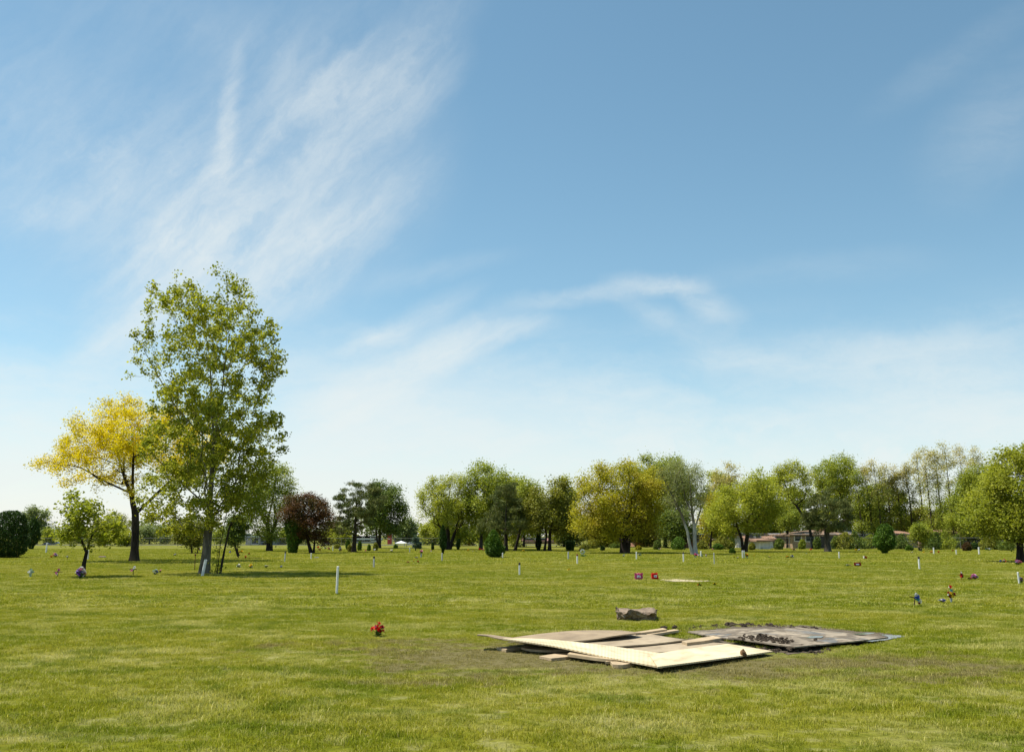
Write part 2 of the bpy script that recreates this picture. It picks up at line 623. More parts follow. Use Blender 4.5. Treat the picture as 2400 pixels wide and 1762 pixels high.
# ------------------------------------------------------------------ trees
def grow(rng, trunks, targets, bf=0.35, step=0.7, jit=0.12, lift=0.0):
    """join crown points to the trunk lines with short, path-length aware limbs.
    returns nodes (N,3), parent index, is_target flag"""
    nodes, par, tgt = [], [], []
    plen = []
    for line in trunks:
        prev = -1
        line = [np.array(p, dtype=float) for p in line]
        acc = 0.0
        for a, b in zip(line[:-1], line[1:]):
            L = np.linalg.norm(b - a)
            k = max(1, int(L / 0.35))
            for i in range(k + 1):
                if i == 0 and prev >= 0:
                    continue
                q = a + (b - a) * i / k
                if prev < 0 and nodes:
                    # a second trunk joins the nearest existing node if it starts on one, else starts its own root
                    d = np.linalg.norm(np.array(nodes) - q, axis=1)
                    j = int(np.argmin(d))
                    if q[2] > 0.3 and d[j] < 1.2:
                        prev, acc = j, plen[j]
                        continue
                nodes.append(q)
                par.append(prev)
                tgt.append(False)
                if prev >= 0:
                    acc += np.linalg.norm(q - nodes[prev])
                plen.append(acc)
                prev = len(nodes) - 1
    T = np.asarray(targets)
    n = len(T)
    zmin = min(l[0][2] for l in trunks)
    NN = np.array(nodes)
    PL = np.array(plen)
    # low trunk nodes should not sprout
    ok = NN[:, 2] > zmin + 0.85 * (T[:, 2].min() - zmin)
    bestc = np.full(n, 1e9)
    besti = np.zeros(n, dtype=int)

    def upd(i0):
        for i in range(i0, len(nodes)):
            if i < len(ok) and not ok[i]:
                continue
            d = T - nodes[i]
            dist = np.linalg.norm(d, axis=1)
            pen = np.maximum(0, -d[:, 2]) * 0.8       # growing downwards costs more
            c = dist + pen + bf * plen[i]
            m = c < bestc
            bestc[m] = c[m]
            besti[m] = i
    upd(0)
    done = np.zeros(n, dtype=bool)
    for _ in range(n):
        c = np.where(done, 1e9, bestc)
        j = int(np.argmin(c))
        done[j] = True
        p = besti[j]
        a, b = nodes[p], T[j]
        L = np.linalg.norm(b - a)
        k = max(1, int(round(L / step)))
        i0 = len(nodes)
        prev = p
        for i in range(1, k + 1):
            u = i / k
            q = a + (b - a) * u
            if i < k:
                q = q + rng.normal(0, jit, 3) * min(1.0, L) + np.array([0, 0, lift * math.sin(PI * u) * L])
            nodes.append(q)
            par.append(prev)
            tgt.append(i == k)
            plen.append(plen[prev] + L / k)
            prev = len(nodes) - 1
        upd(i0)
    return np.array(nodes), np.array(par), np.array(tgt)


def limb_mesh(name, nodes, par, r_base, r_tip, power=0.58, flare=1.45):
    N = len(nodes)
    cnt = np.zeros(N)
    haschild = np.zeros(N, dtype=bool)
    for i in range(N):
        if par[i] >= 0:
            haschild[par[i]] = True
    cnt[~haschild] = 1
    order = np.argsort(-np.arange(N))
    for i in order:                # children always have larger index than parents
        if par[i] >= 0:
            cnt[par[i]] += cnt[i]
    roots = [i for i in range(N) if par[i] < 0]
    tot = max(cnt[r] for r in roots)
    rad = np.maximum(r_tip, r_base * (cnt / tot) ** power)
    # a trunk keeps thinning with height
    zz = nodes[:, 2] / max(nodes[:, 2].max(), 1e-6)
    rad = np.maximum(r_tip, rad * (1.0 - 0.45 * np.clip(zz, 0, 1)))
    kids = [[] for _ in range(N)]
    for i in range(N):
        if par[i] >= 0:
            kids[par[i]].append(i)
    V, F, S = [], [], []
    nv = 0
    stack = [(r, -1) for r in roots]
    while stack:
        s, p = stack.pop()
        chain = [s]
        while kids[chain[-1]]:
            ks = sorted(kids[chain[-1]], key=lambda q: -cnt[q])
            for o in ks[1:]:
                stack.append((o, chain[-1]))
            chain.append(ks[0])
        pts = [nodes[c] for c in chain]
        rs = [rad[c] for c in chain]
        if p >= 0:
            pts = [nodes[p]] + pts
            rs = [min(rs[0] * 1.15, rad[p])] + rs
        else:
            rs[0] *= flare
            if len(rs) > 1:
                rs[1] *= 1 + (flare - 1) * .35
        if len(pts) < 2:
            continue
        pts = np.array(pts)
        rs = np.array(rs)
        n = 9 if rs.max() > 0.09 else (5 if rs.max() > 0.035 else 3)
        t = np.gradient(pts, axis=0)
        t /= np.linalg.norm(t, axis=1)[:, None] + 1e-9
        ref = np.where(np.abs(t[:, 2:3]) > 0.8, np.array([[0, 1.0, 0.0]]), np.array([[0, 0, 1.0]]))
        a = np.cross(t, ref)
        a /= np.linalg.norm(a, axis=1)[:, None] + 1e-9
        b = np.cross(t, a)
        th = np.arange(n) * 2 * PI / n
        ring = pts[:, None] + rs[:, None, None] * (a[:, None] * np.cos(th)[None, :, None] + b[:, None] * np.sin(th)[None, :, None])
        m = len(pts)
        V.append(ring.reshape(-1, 3))
        i = np.arange(m - 1)[:, None] * n
        k = np.arange(n)[None, :]
        k2 = (k + 1) % n
        q = np.stack([i + k, i + k2, i + n + k2, i + n + k], -1).reshape(-1, 4) + nv
        F.append(q.ravel())
        S.append(np.full(len(q), 4))
        nv += m * n
    return mesh_np(name, np.concatenate(V), np.concatenate(F), np.concatenate(S), smooth=True), rad


def leaf_mesh(name, rng, cent, size, flat=0.5, aspect=0.62, droop=0.0, up=None):
    """one small bent leaf (two faces) at every centre, random facing with a bias upwards"""
    n = len(cent)
    nrm = rng.normal(0, 1, (n, 3))
    nrm /= np.linalg.norm(nrm, axis=1)[:, None]
    nrm[:, 2] = np.abs(nrm[:, 2]) + flat
    nrm /= np.linalg.norm(nrm, axis=1)[:, None]
    d = rng.normal(0, 1, (n, 3))
    if up is not None:
        d = d * (1 - abs(up)) + np.array([0, 0, 1.0 if up > 0 else -1.0]) * 1.6 * abs(up)
    d[:, 2] -= droop
    d -= nrm * np.sum(d * nrm, 1)[:, None]
    d /= np.linalg.norm(d, axis=1)[:, None] + 1e-9
    s = np.cross(nrm, d)
    L = size * (0.5 + 0.9 * rng.beta(1.6, 1.9, n))[:, None]
    w = L * aspect
    V = np.zeros((n, 4, 3))
    V[:, 0] = cent - d * L * .5
    V[:, 1] = cent + s * w * .5 + nrm * w * 0.12
    V[:, 2] = cent + d * L * .5
    V[:, 3] = cent - s * w * .5 + nrm * w * 0.12
    o = (np.arange(n) * 4)[:, None]
    F = np.concatenate([o + np.array([0, 1, 2]), o + np.array([0, 2, 3])], 1).ravel()
    return mesh_np(name, V.reshape(-1, 3), F, np.full(2 * n, 3))


def profile_points(rng, rows, Y, n, shell=0.5, depth=1.0, edge=1.0, gap=0.3, wave=1.8):
    m = int(n / (1 - gap)) + 4
    p = profile_points0(rng, rows, Y, m, shell, depth, edge)
    f = np.zeros(m)
    for _ in range(7):                       # open pockets of sky between the leafy masses
        k = rng.normal(0, 1, 3)
        k *= 2 * PI / (wave * rng.uniform(.7, 1.6)) / np.linalg.norm(k)
        f += np.sin(p @ k + rng.uniform(0, 6.3))
    return p[np.argsort(-f)[:n]]


def profile_points0(rng, rows, Y, n, shell=0.5, depth=1.0, edge=1.0):
    """points inside a crown given by (image row, left, right[, density]) rows, read at distance Y and made round in depth"""
    rows = [tuple(r) + (1.0,) * (4 - len(r)) for r in rows]
    zs, xl, xr, dn = [], [], [], []
    for (py, l, r, d) in rows:
        a, b = at(l, py, Y), at(r, py, Y)
        zs.append(a.z)
        xl.append(a.x)
        xr.append(b.x)
        dn.append(d)
    o = np.argsort(zs)
    zs, xl, xr, dn = (np.array(v)[o] for v in (zs, xl, xr, dn))
    zz = np.linspace(zs[0], zs[-1], 200)
    rad = (np.interp(zz, zs, xr) - np.interp(zz, zs, xl)) / 2
    wgt = np.maximum(rad, 0.05) ** 1.7 * np.interp(zz, zs, dn)
    cdf = np.cumsum(wgt)
    cdf /= cdf[-1]
    z = np.interp(rng.uniform(0, 1, n), cdf, zz)
    l, r = np.interp(z, zs, xl), np.interp(z, zs, xr)
    cx, rr = (l + r) / 2, (r - l) / 2 * edge
    th = rng.uniform(0, 2 * PI, n)
    q = rng.uniform(0, 1, n) ** (0.5 * (1 - shell) + 0.12)
    lump = 1 + 0.10 * np.sin(3 * th + z * 1.7) + 0.07 * np.sin(5 * th - z * 2.9)
    return np.stack([cx + rr * q * np.cos(th) * np.minimum(1, lump), Y + rr * depth * q * np.sin(th) * lump, z], 1)


def pine_points(rng, rows, Y, n):
    return profile_points(rng, rows, Y, n, 0.6)


def tree(name, label, cat, base, rows, trunk_px, leaf, bark, group=None, n_tgt=160, n_leaf=9000, leaf_size=0.16, sig=0.32,
         r_base=0.2, r_tip=0.012, bf=0.35, shell=0.5, flat=0.5, aspect=0.62, seed=1, lift=0.04, droop=0.0, depth=1.0, needles=False,
         trunk_name='trunk', crown_name='crown', up=None, zoff=0.0, step=0.7, jit=0.12, tipbias=0.12, gap=0.34, wave=2.2, dens=1.0):
    """trunk_px: list of polylines of (px, py) image points read at the tree's own distance"""
    rng = np.random.default_rng(seed)
    r_base *= 0.62
    r_tip *= 0.7
    n_leaf = int(n_leaf * (1.45 if needles else 1.6) * dens)
    if not needles:
        leaf_size *= 0.92
        n_leaf = int(n_leaf * 1.45)
    sig *= 1.12
    g = P(*base)
    Y = g.y
    lines = []
    for line in trunk_px:
        q = []
        for i, p in enumerate(line):
            v = at(p[0], p[1], Y)
            dy = p[2] if len(p) > 2 else 0.0
            z = v.z
            if i == 0 and abs(p[1] - base[1]) < 2:
                z = -0.05
            q.append((v.x, Y + dy, z))
        lines.append(q)
    T = profile_points(rng, rows, Y, n_tgt, shell, depth, 1.0, gap, wave)
    nodes, par, tgt = grow(rng, lines, T, bf, step, jit, lift)
    org = np.array([g.x, g.y, 0.0])
    root = thing(name, label, cat, (g.x, g.y, 0.0), 0.0, group)
    tm, rad = limb_mesh('trunk', nodes - org, par, r_base, r_tip)
    link(trunk_name, tm, root, bark)
    # leaves hang round the thin ends
    idx = np.where(tgt)[0]
    near = np.where((rad < r_tip * 2.2) & (~tgt))[0]
    pool = np.concatenate([idx, idx, near]) if len(near) else idx
    # clump vigour differs from twig to twig
    wt = rng.gamma(1.1, 1.0, len(pool)) + tipbias
    pick = rng.choice(pool, n_leaf, p=wt / wt.sum())
    if needles:
        # tufts: needles radiate from shoots that turn upwards at their tips
        off = rng.normal(0, 1, (n_leaf, 3))
        off /= np.linalg.norm(off, axis=1)[:, None]
        off *= (sig * rng.uniform(0.2, 1.0, n_leaf) ** 0.6)[:, None]
        off *= np.array([1.15, 1.15, 0.5])
    else:
        off = rng.normal(0, sig, (n_leaf, 3)) * np.array([1, 1, 0.8])
    cent = nodes[pick] + off - org
    cent[:, 2] = np.maximum(cent[:, 2], 0.12)
    lm = leaf_mesh('crown', rng, cent, leaf_size, flat, aspect, droop, up)
    link(crown_name, lm, root, leaf)
    return root


def evergreen(name, label, cat, base, rows, leaf, bark, group=None, n=7000, size=0.16, seed=1, stems=None, r_stem=0.06, lump=0.16, flat=0.1, aspect=0.45, up=0.6, rag=0.10):
    """dense clipped or naturally tight shrub: sprays packed in the outer shell of an uneven body, stems inside"""
    rng = np.random.default_rng(seed)
    g = P(*base)
    Y = g.y
    zs, xl, xr = [], [], []
    for (py, l, r) in rows:
        a, b = at(l, py, Y), at(r, py, Y)
        zs.append(max(a.z, 0.02))
        xl.append(a.x)
        xr.append(b.x)
    o = np.argsort(zs)
    zs, xl, xr = (np.array(v)[o] for v in (zs, xl, xr))
    zz = np.linspace(zs[0], zs[-1], 120)
    rad = np.maximum((np.interp(zz, zs, xr) - np.interp(zz, zs, xl)) / 2, 0.02)
    cdf = np.cumsum(rad + 0.25 * rad.max())
    cdf /= cdf[-1]
    z = np.interp(rng.uniform(0, 1, n), cdf, zz)
    l, r = np.interp(z, zs, xl), np.interp(z, zs, xr)
    cx, rr = (l + r) / 2, (r - l) / 2
    th = rng.uniform(0, 2 * PI, n)
    k = 2.2 / max(0.4, rad.max())
    lm = 1 + lump * (0.5 * np.sin(3 * th + z * k * 1.3 + seed) + 0.35 * np.sin(7 * th - z * k * 2.7) + 0.35 * np.sin(13 * th + z * k * 5.1 + 1)) - lump * 0.25
    q = 1 - np.abs(rng.normal(0, rag, n)) + np.where(rng.uniform(0, 1, n) < .08, .12, 0)
    q = np.where(rng.uniform(0, 1, n) < 0.25, rng.uniform(0.2, 1, n), q)
    org = np.array([g.x, g.y, 0.0])
    c = np.stack([cx + rr * q * lm * np.cos(th), Y + rr * q * lm * np.sin(th), z + rng.normal(0, 0.02, n)], 1) - org
    root = thing(name, label, cat, (g.x, g.y, 0.0), 0.0, group)
    link('foliage', leaf_mesh('foliage', rng, c, size, flat, aspect, 0, up), root, leaf)
    mb = MB()
    hgt = zs[-1]
    for k2 in range(stems or 1):
        a = 2 * PI * k2 / (stems or 1) + 0.4
        s = 0.0 if not stems or stems == 1 else 0.35 * rad.max()
        cxx = float(np.interp(hgt * .6, zs, (xl + xr) / 2)) - g.x
        mb.tube([(0.35 * s * math.cos(a), 0.35 * s * math.sin(a), -0.05), (cxx * .5 + s * .6 * math.cos(a), s * .6 * math.sin(a), hgt * .35), (cxx + s * math.cos(a), s * math.sin(a), hgt * .8)],
                [r_stem, r_stem * .8, r_stem * .3], 7)
    mb.build('stem', bark, root, smooth=True)
    return root


# leaf and bark kinds
L_POPLAR = leaf_mat('poplar_leaf', (0.130, 0.150, 0.015), (0.275, 0.270, 0.028), (0.085, 0.115, 0.015), 0.42, 0.5, gain=1.65)
L_GOLD = leaf_mat('golden_leaf', (0.48, 0.385, 0.006), (0.64, 0.525, 0.012), (0.38, 0.36, 0.012), 0.44, 0.5, gain=1.12)
L_YOUNG = leaf_mat('young_maple_leaf', (0.15, 0.18, 0.016), (0.26, 0.275, 0.028), (0.09, 0.12, 0.014), 0.42, 0.5, gain=1.35)
L_MID = leaf_mat('mid_green_leaf', (0.098, 0.122, 0.016), (0.185, 0.195, 0.026), (0.06, 0.09, 0.015), 0.36, 0.6, gain=2)
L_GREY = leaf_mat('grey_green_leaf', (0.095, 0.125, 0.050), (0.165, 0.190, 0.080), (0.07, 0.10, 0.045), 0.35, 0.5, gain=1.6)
L_DARK = leaf_mat('dark_green_leaf', (0.042, 0.066, 0.014), (0.098, 0.118, 0.024), (0.032, 0.055, 0.013), 0.3, 0.6, gain=2.1)
L_PURPLE = leaf_mat('purple_leaf', (0.070, 0.034, 0.018), (0.130, 0.058, 0.026), (0.060, 0.066, 0.016), 0.28, 0.85, gain=1.1)
L_LIME = leaf_mat('lime_leaf', (0.160, 0.185, 0.020), (0.270, 0.270, 0.035), (0.11, 0.14, 0.018), 0.42, 0.5, gain=1.6)
L_BRONZE = leaf_mat('bronze_green_leaf', (0.170, 0.170, 0.013), (0.265, 0.250, 0.020), (0.185, 0.135, 0.016), 0.36, 0.7, gain=1.65)
L_BEIGE = leaf_mat('beige_bud_leaf', (0.240, 0.215, 0.080), (0.360, 0.310, 0.130), (0.17, 0.19, 0.040), 0.35, 0.6, gain=1.5)
L_WILLOW = leaf_mat('silver_green_leaf', (0.120, 0.145, 0.060), (0.200, 0.215, 0.100), (0.12, 0.13, 0.03), 0.35, 0.5, gain=1.5)
L_MAPLE = leaf_mat('yellow_green_leaf', (0.180, 0.205, 0.022), (0.285, 0.290, 0.040), (0.12, 0.16, 0.02), 0.45, 0.5, gain=1.25)
L_PINE = leaf_mat('pine_needles', (0.040, 0.058, 0.016), (0.105, 0.105, 0.030), (0.032, 0.05, 0.016), 0.15, 0.6, gain=1.95)
L_YEW = leaf_mat('arborvitae_spray', (0.016, 0.036, 0.008), (0.040, 0.070, 0.014), (0.03, 0.06, 0.01), 0.15, 0.6)
L_THUJA = leaf_mat('bright_arborvitae_spray', (0.040, 0.085, 0.010), (0.085, 0.140, 0.016), (0.025, 0.055, 0.010), 0.2, 0.6)
L_OLIVE = leaf_mat('olive_spray', (0.092, 0.098, 0.016), (0.170, 0.165, 0.024), (0.06, 0.072, 0.014), 0.25, 0.6, gain=1.9)
L_BLUE = leaf_mat('blue_spruce_needles', (0.060, 0.100, 0.070), (0.130, 0.175, 0.120), (0.03, 0.06, 0.04), 0.12, 0.6)
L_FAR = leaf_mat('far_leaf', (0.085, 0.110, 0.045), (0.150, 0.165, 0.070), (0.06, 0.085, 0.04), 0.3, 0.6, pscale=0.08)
B_DARK = bark_mat('dark_bark', (0.018, 0.014, 0.010), (0.055, 0.044, 0.034))
B_GREY = bark_mat('grey_bark', (0.045, 0.040, 0.030), (0.125, 0.110, 0.085))
B_BROWN = bark_mat('brown_bark', (0.030, 0.022, 0.014), (0.085, 0.064, 0.045))
B_POPLAR = bark_mat('poplar_bark', (0.085, 0.078, 0.060), (0.21, 0.19, 0.15))
B_PALE = bark_mat('pale_bark', (0.22, 0.20, 0.17), (0.46, 0.44, 0.40))
def birch_bark():
    m = bark_mat('birch_bark', (0.30, 0.28, 0.25), (0.52, 0.50, 0.46))
    t = NT(m.node_tree)
    b = [n for n in t.n if n.type == 'BSDF_PRINCIPLED'][0]
    src = b.inputs['Base Color'].links[0].from_socket
    sp = t.add('ShaderNodeSeparateXYZ')
    t.put(sp.inputs[0], t.add('ShaderNodeTexCoord').outputs['Object'])
    k = t.rng(t.math('ADD', sp.outputs[2], t.math('MULTIPLY', t.noise(t.add('ShaderNodeTexCoord').outputs['Object'], 3.0), 1.5)), 2.6, 4.2)
    t.put(b.inputs['Base Color'], t.mix(k, src, (0.15, 0.125, 0.095)))
    return m


B_BIRCH = birch_bark()
B_TAN = bark_mat('tan_bark', (0.10, 0.075, 0.05), (0.20, 0.16, 0.11))

# --- the tall poplar and its saplings
tree('poplar_tree', 'tall airy green poplar with upswept limbs, tallest tree, behind the leaning white post', 'tree', (480, 1345),
     [(622, 525, 545, .5), (640, 425, 550, .8), (690, 358, 605, .9), (735, 332, 632, .95), (790, 335, 660, .9), (850, 312, 684, .75), (890, 310, 650, .75),
      (930, 345, 640, .9), (980, 335, 662, 1.2), (1040, 342, 684, 1.3), (1100, 326, 625, 1.5), (1160, 326, 585, 1.6), (1205, 330, 545, 1.3), (1252, 375, 510, .4)],
     [[(478, 1345), (484, 1290), (489, 1229), (495, 1130), (501, 1036), (520, 920), (531, 808), (534, 697), (528, 640)],
      [(501, 1036), (491, 939, .3), (484, 842, .5), (466, 740, .6), (458, 670, .6)],
      [(506, 1000), (532, 930, -.5), (547, 866, -.7), (580, 790, -.9), (604, 715, -.9)],
      [(498, 1075), (560, 985, -.4), (600, 949, -.6), (650, 860, -.8), (672, 830, -.8)],
      [(496, 1110), (560, 1088, -.8), (615, 1072, -1.2), (672, 1035, -1.4)],
      [(499, 1050), (430, 960, -1.0), (390, 880, -1.4), (350, 800, -1.6)],
      [(492, 1190), (430, 1120, -1.2), (380, 1060, -1.6), (345, 1040, -1.8)],
      [(492, 1210), (455, 1150, 1.5), (430, 1080, 2.0)]],
     L_POPLAR, B_POPLAR, n_tgt=950, n_leaf=22000, leaf_size=0.125, sig=0.115, r_base=0.31, r_tip=0.010, bf=0.55, shell=0.35, seed=3, aspect=0.85, flat=0.1, step=0.45, jit=0.09, tipbias=0.0, gap=0.42, wave=1.5, dens=0.95)
tree('poplar_sapling', 'clump of thin dark leaning sapling stems just right of the tall poplar trunk', 'tree', (515, 1345),
     [(1060, 570, 625, .7), (1100, 548, 640), (1150, 530, 635), (1200, 520, 620), (1240, 515, 590, .6)],
     [[(503, 1345), (512, 1290), (520, 1230), (545, 1170), (575, 1100)], [(507, 1346), (509, 1290), (506, 1235), (520, 1170)],
      [(515, 1345), (526, 1290), (537, 1238), (570, 1160), (600, 1085)], [(509, 1344), (516, 1280), (526, 1230), (540, 1150)]],
     L_POPLAR, B_DARK, n_tgt=70, n_leaf=1100, leaf_size=0.125, sig=0.16, r_base=0.075, r_tip=0.008, bf=0.5, seed=4, aspect=0.85, flat=0.1)
# --- golden locust behind
tree('golden_locust_tree', 'bright yellow golden locust with dark crooked limbs left of the poplar', 'tree', (314, 1315),
     [(925, 285, 330, .5), (950, 215, 420), (985, 180, 500, 1.2), (1020, 160, 535, 1.3), (1060, 138, 540, 1.2), (1090, 118, 530, 1.1), (1115, 112, 500, .8), (1138, 125, 300, .25), (1165, 200, 460, .18)],
     [[(314, 1315), (317, 1255), (317, 1205), (306, 1155), (290, 1115), (276, 1070)], [(306, 1155), (262, 1130, -1), (215, 1100, -1.5), (150, 1085, -2), (118, 1095, -2)],
      [(290, 1115), (276, 1060, 1), (240, 1030, 1), (200, 1005, 1)], [(312, 1175), (325, 1120, -1), (330, 1060, -1.2), (320, 1000, -1)],
      [(317, 1205), (370, 1140, 1), (430, 1080, 1.5), (490, 1040, 2)], [(276, 1090), (250, 1072, -1.6), (205, 1058, -2.4)]],
     L_GOLD, B_DARK, n_tgt=420, n_leaf=19000, leaf_size=0.155, sig=0.22, r_base=0.42, r_tip=0.014, bf=0.4, shell=0.35, seed=8, dens=1.25, gap=0.4, wave=1.5, aspect=0.5, flat=0.4, step=0.6, jit=0.16)
# --- small young maple in front
tree('young_maple_tree', 'small young light green maple forking low, with a flower wreath at its foot', 'tree', (196, 1352),
     [(1148, 158, 190, .4), (1172, 148, 232, .6), (1205, 128, 262), (1235, 122, 285, 1.2), (1260, 120, 285, 1.1), (1276, 150, 250, .5)],
     [[(193, 1352), (197, 1320), (203, 1293), (212, 1262), (220, 1225), (226, 1195)], [(203, 1293), (190, 1265), (178, 1235), (166, 1200), (168, 1170)],
      [(190, 1265), (150, 1235, -.6), (136, 1215, -.8)], [(212, 1262), (245, 1235, -.5), (268, 1220, -.6)]],
     L_YOUNG, B_DARK, n_tgt=120, n_leaf=2300, leaf_size=0.15, sig=0.13, dens=0.75, gap=0.45, wave=0.9, r_base=0.12, r_tip=0.008, bf=0.5, seed=12, aspect=0.8, step=0.35, jit=0.06)
# --- left edge evergreens and far left trees
evergreen('arborvitae_shrub', 'big dark rounded arborvitae cut off by the left edge', 'shrub', (20, 1307),
          [(1197, 18, 40), (1203, -2, 52), (1220, -18, 58), (1245, -26, 62), (1270, -26, 64), (1290, -22, 60), (1300, -18, 46), (1307, -15, 38)], L_YEW, B_DARK, n=15000, size=0.16, seed=1, r_stem=0.1)
evergreen('juniper_shrub', 'two pointed dark juniper beside the big left arborvitae', 'shrub', (72, 1287),
          [(1215, 76, 84), (1228, 66, 90), (1250, 62, 94), (1266, 64, 92), (1278, 66, 80), (1287, 69, 78)], L_YEW, B_DARK, n=5000, size=0.2, seed=2, stems=3)
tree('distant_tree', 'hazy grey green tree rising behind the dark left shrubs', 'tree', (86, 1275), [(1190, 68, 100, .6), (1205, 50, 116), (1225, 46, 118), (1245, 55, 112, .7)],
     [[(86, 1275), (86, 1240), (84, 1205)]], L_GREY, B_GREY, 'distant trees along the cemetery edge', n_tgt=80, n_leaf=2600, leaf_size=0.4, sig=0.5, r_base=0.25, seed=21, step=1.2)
tree('shrub', 'round olive shrub seen between the golden locust trunk and the young maple', 'shrub', (296, 1281), [(1246, 284, 304, .6), (1256, 276, 318), (1270, 274, 320), (1278, 285, 312, .5)],
     [[(296, 1281), (294, 1265), (290, 1250)], [(298, 1281), (304, 1262)]], L_LIME, B_BROWN, n_tgt=50, n_leaf=2200, leaf_size=0.25, sig=0.3, r_base=0.08, seed=22, trunk_name='stem', crown_name='foliage')
tree('shrub', 'dark brownish spreading shrub behind the young maple crown', 'shrub', (246, 1279), [(1205, 250, 290, .4), (1225, 225, 305), (1250, 215, 300, 1.2), (1272, 218, 285, 1.2)],
     [[(246, 1279), (250, 1255), (262, 1230)], [(240, 1279), (232, 1255)]], L_OLIVE, B_DARK, n_tgt=80, n_leaf=3600, leaf_size=0.28, sig=0.35, r_base=0.12, seed=23, trunk_name='stem', crown_name='foliage')
tree('shrub', 'low green shrub left of the young maple beside the parked car', 'shrub', (112, 1276), [(1240, 106, 122, .6), (1255, 100, 128), (1270, 104, 126)],
     [[(112, 1276), (113, 1260), (114, 1246)]], L_MID, B_DARK, n_tgt=40, n_leaf=1500, leaf_size=0.35, sig=0.4, r_base=0.1, seed=24, trunk_name='stem', crown_name='foliage')
tree('shrub', 'brown twiggy shrub with dark skirt behind the tall poplar trunk', 'shrub', (452, 1297), [(1215, 425, 470, .7), (1235, 408, 478), (1260, 412, 474), (1280, 436, 464, 1.4), (1294, 436, 460, 1.4)],
     [[(450, 1297), (448, 1270), (440, 1240)], [(463, 1297), (465, 1262), (460, 1235)]], L_OLIVE, B_DARK, n_tgt=80, n_leaf=3000, leaf_size=0.2, sig=0.25, r_base=0.11, seed=25, trunk_name='stem', crown_name='foliage')
tree('small_tree', 'small dark crowned tree with forked thin trunk among red flowers right of the poplar', 'tree', (558, 1308), [(1212, 540, 570, .7), (1232, 534, 578, 1.2), (1255, 535, 578, 1.2), (1274, 534, 574, .7)],
     [[(559, 1308), (557, 1285), (558, 1258), (557, 1235)], [(559, 1303), (550, 1278), (543, 1262)]], L_DARK, B_DARK, n_tgt=70, n_leaf=3000, leaf_size=0.17, sig=0.22, r_base=0.13, seed=26)
tree('ash_tree', 'medium grey green tree with loose crown between poplar and purple tree', 'tree', (630, 1291),
     [(1088, 615, 650, .5), (1110, 585, 690), (1140, 570, 712), (1175, 565, 708), (1215, 565, 690), (1255, 575, 665, .9), (1270, 590, 650, .3)],
     [[(630, 1291), (629, 1255), (628, 1215), (640, 1170), (645, 1130)], [(629, 1240), (605, 1190), (595, 1150)], [(633, 1291), (636, 1250), (665, 1180), (685, 1150)]],
     L_MID, B_DARK, n_tgt=230, n_leaf=9500, leaf_size=0.2, sig=0.34, r_base=0.4, r_tip=0.02, seed=27, shell=0.45, step=0.8)
tree('purple_plum_tree', 'dark purple brown leaved tree with rounded crown and short trunks', 'tree', (738, 1296),
     [(1150, 700, 722, .5), (1165, 675, 750), (1185, 662, 775, 1.2), (1210, 655, 786, 1.3), (1240, 680, 782, 1.3), (1268, 690, 770, 1.0), (1282, 705, 760, .5)],
     [[(730, 1296), (722, 1270), (718, 1235), (710, 1200)], [(735, 1297), (738, 1262), (745, 1220)]], L_PURPLE, B_DARK, n_tgt=190, n_leaf=10500, leaf_size=0.17, sig=0.26, r_base=0.26, seed=28, shell=0.5, gap=0.45, wave=1.8)
evergreen('arborvitae_shrub', 'bright green lopsided arborvitae in front of the purple tree', 'shrub', (692, 1296),
          [(1206, 684, 706), (1215, 672, 714), (1235, 668, 720), (1258, 670, 716), (1275, 674, 700), (1296, 677, 696)], L_THUJA, B_DARK, n=7000, size=0.2, seed=3, stems=3, lump=0.25)

# --- middle pines and trees
PINE = dict(needles=True, aspect=0.15, flat=-0.2, up=0.5, lift=0.10, leaf_size=0.32, sig=0.36, gap=0.45, wave=2.4, dens=0.85)
tree('pine_tree', 'dark spreading pine with bare lower trunk, left of the red sign pillar', 'tree', (830, 1294),
     [(1128, 815, 870, .6), (1142, 800, 895), (1165, 788, 905, 1.1), (1185, 780, 905, 1.2), (1205, 786, 900, .9), (1225, 775, 890, .8), (1240, 772, 860, .5), (1250, 780, 840, .15)],
     [[(829, 1294), (832, 1250), (834, 1200), (838, 1160), (842, 1135)]], L_PINE, B_BROWN, n_tgt=210, n_leaf=15000, r_base=0.36, r_tip=0.02, seed=31, shell=0.4, bf=0.25, step=0.6, **PINE)
tree('maple_tree', 'dark green round crowned tree half hidden behind the spreading pine', 'tree', (888, 1284),
     [(1132, 880, 915, .7), (1150, 866, 938), (1180, 860, 950, 1.1), (1205, 858, 953, 1.1), (1230, 862, 940), (1252, 868, 934, .5)],
     [[(889, 1284), (890, 1245), (893, 1205), (898, 1165)], [(885, 1284), (882, 1245), (878, 1200)]], L_DARK, B_DARK, n_tgt=220, n_leaf=10000, leaf_size=0.26, sig=0.4, r_base=0.34, seed=32, shell=0.5)
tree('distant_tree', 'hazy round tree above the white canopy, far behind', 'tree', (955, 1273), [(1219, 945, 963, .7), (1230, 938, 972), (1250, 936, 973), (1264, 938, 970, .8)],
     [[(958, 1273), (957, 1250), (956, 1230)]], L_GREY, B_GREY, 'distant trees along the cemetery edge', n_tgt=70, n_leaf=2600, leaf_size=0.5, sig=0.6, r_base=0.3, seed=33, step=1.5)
tree('small_spruce_tree', 'little blue spruce with tiered branches on the lawn left of the golden elm', 'tree', (974, 1291),
     [(1253, 972, 975, .8), (1262, 968, 981), (1272, 966, 986), (1284, 965, 988, .9)], [[(974, 1291), (974, 1272), (973.5, 1254)]], L_BLUE, B_DARK, n_tgt=90, n_leaf=2600, r_base=0.08, r_tip=0.012, seed=34,
     shell=0.6, bf=0.1, step=0.3, needles=True, aspect=0.25, flat=0.5, up=0.1, leaf_size=0.16, sig=0.16)
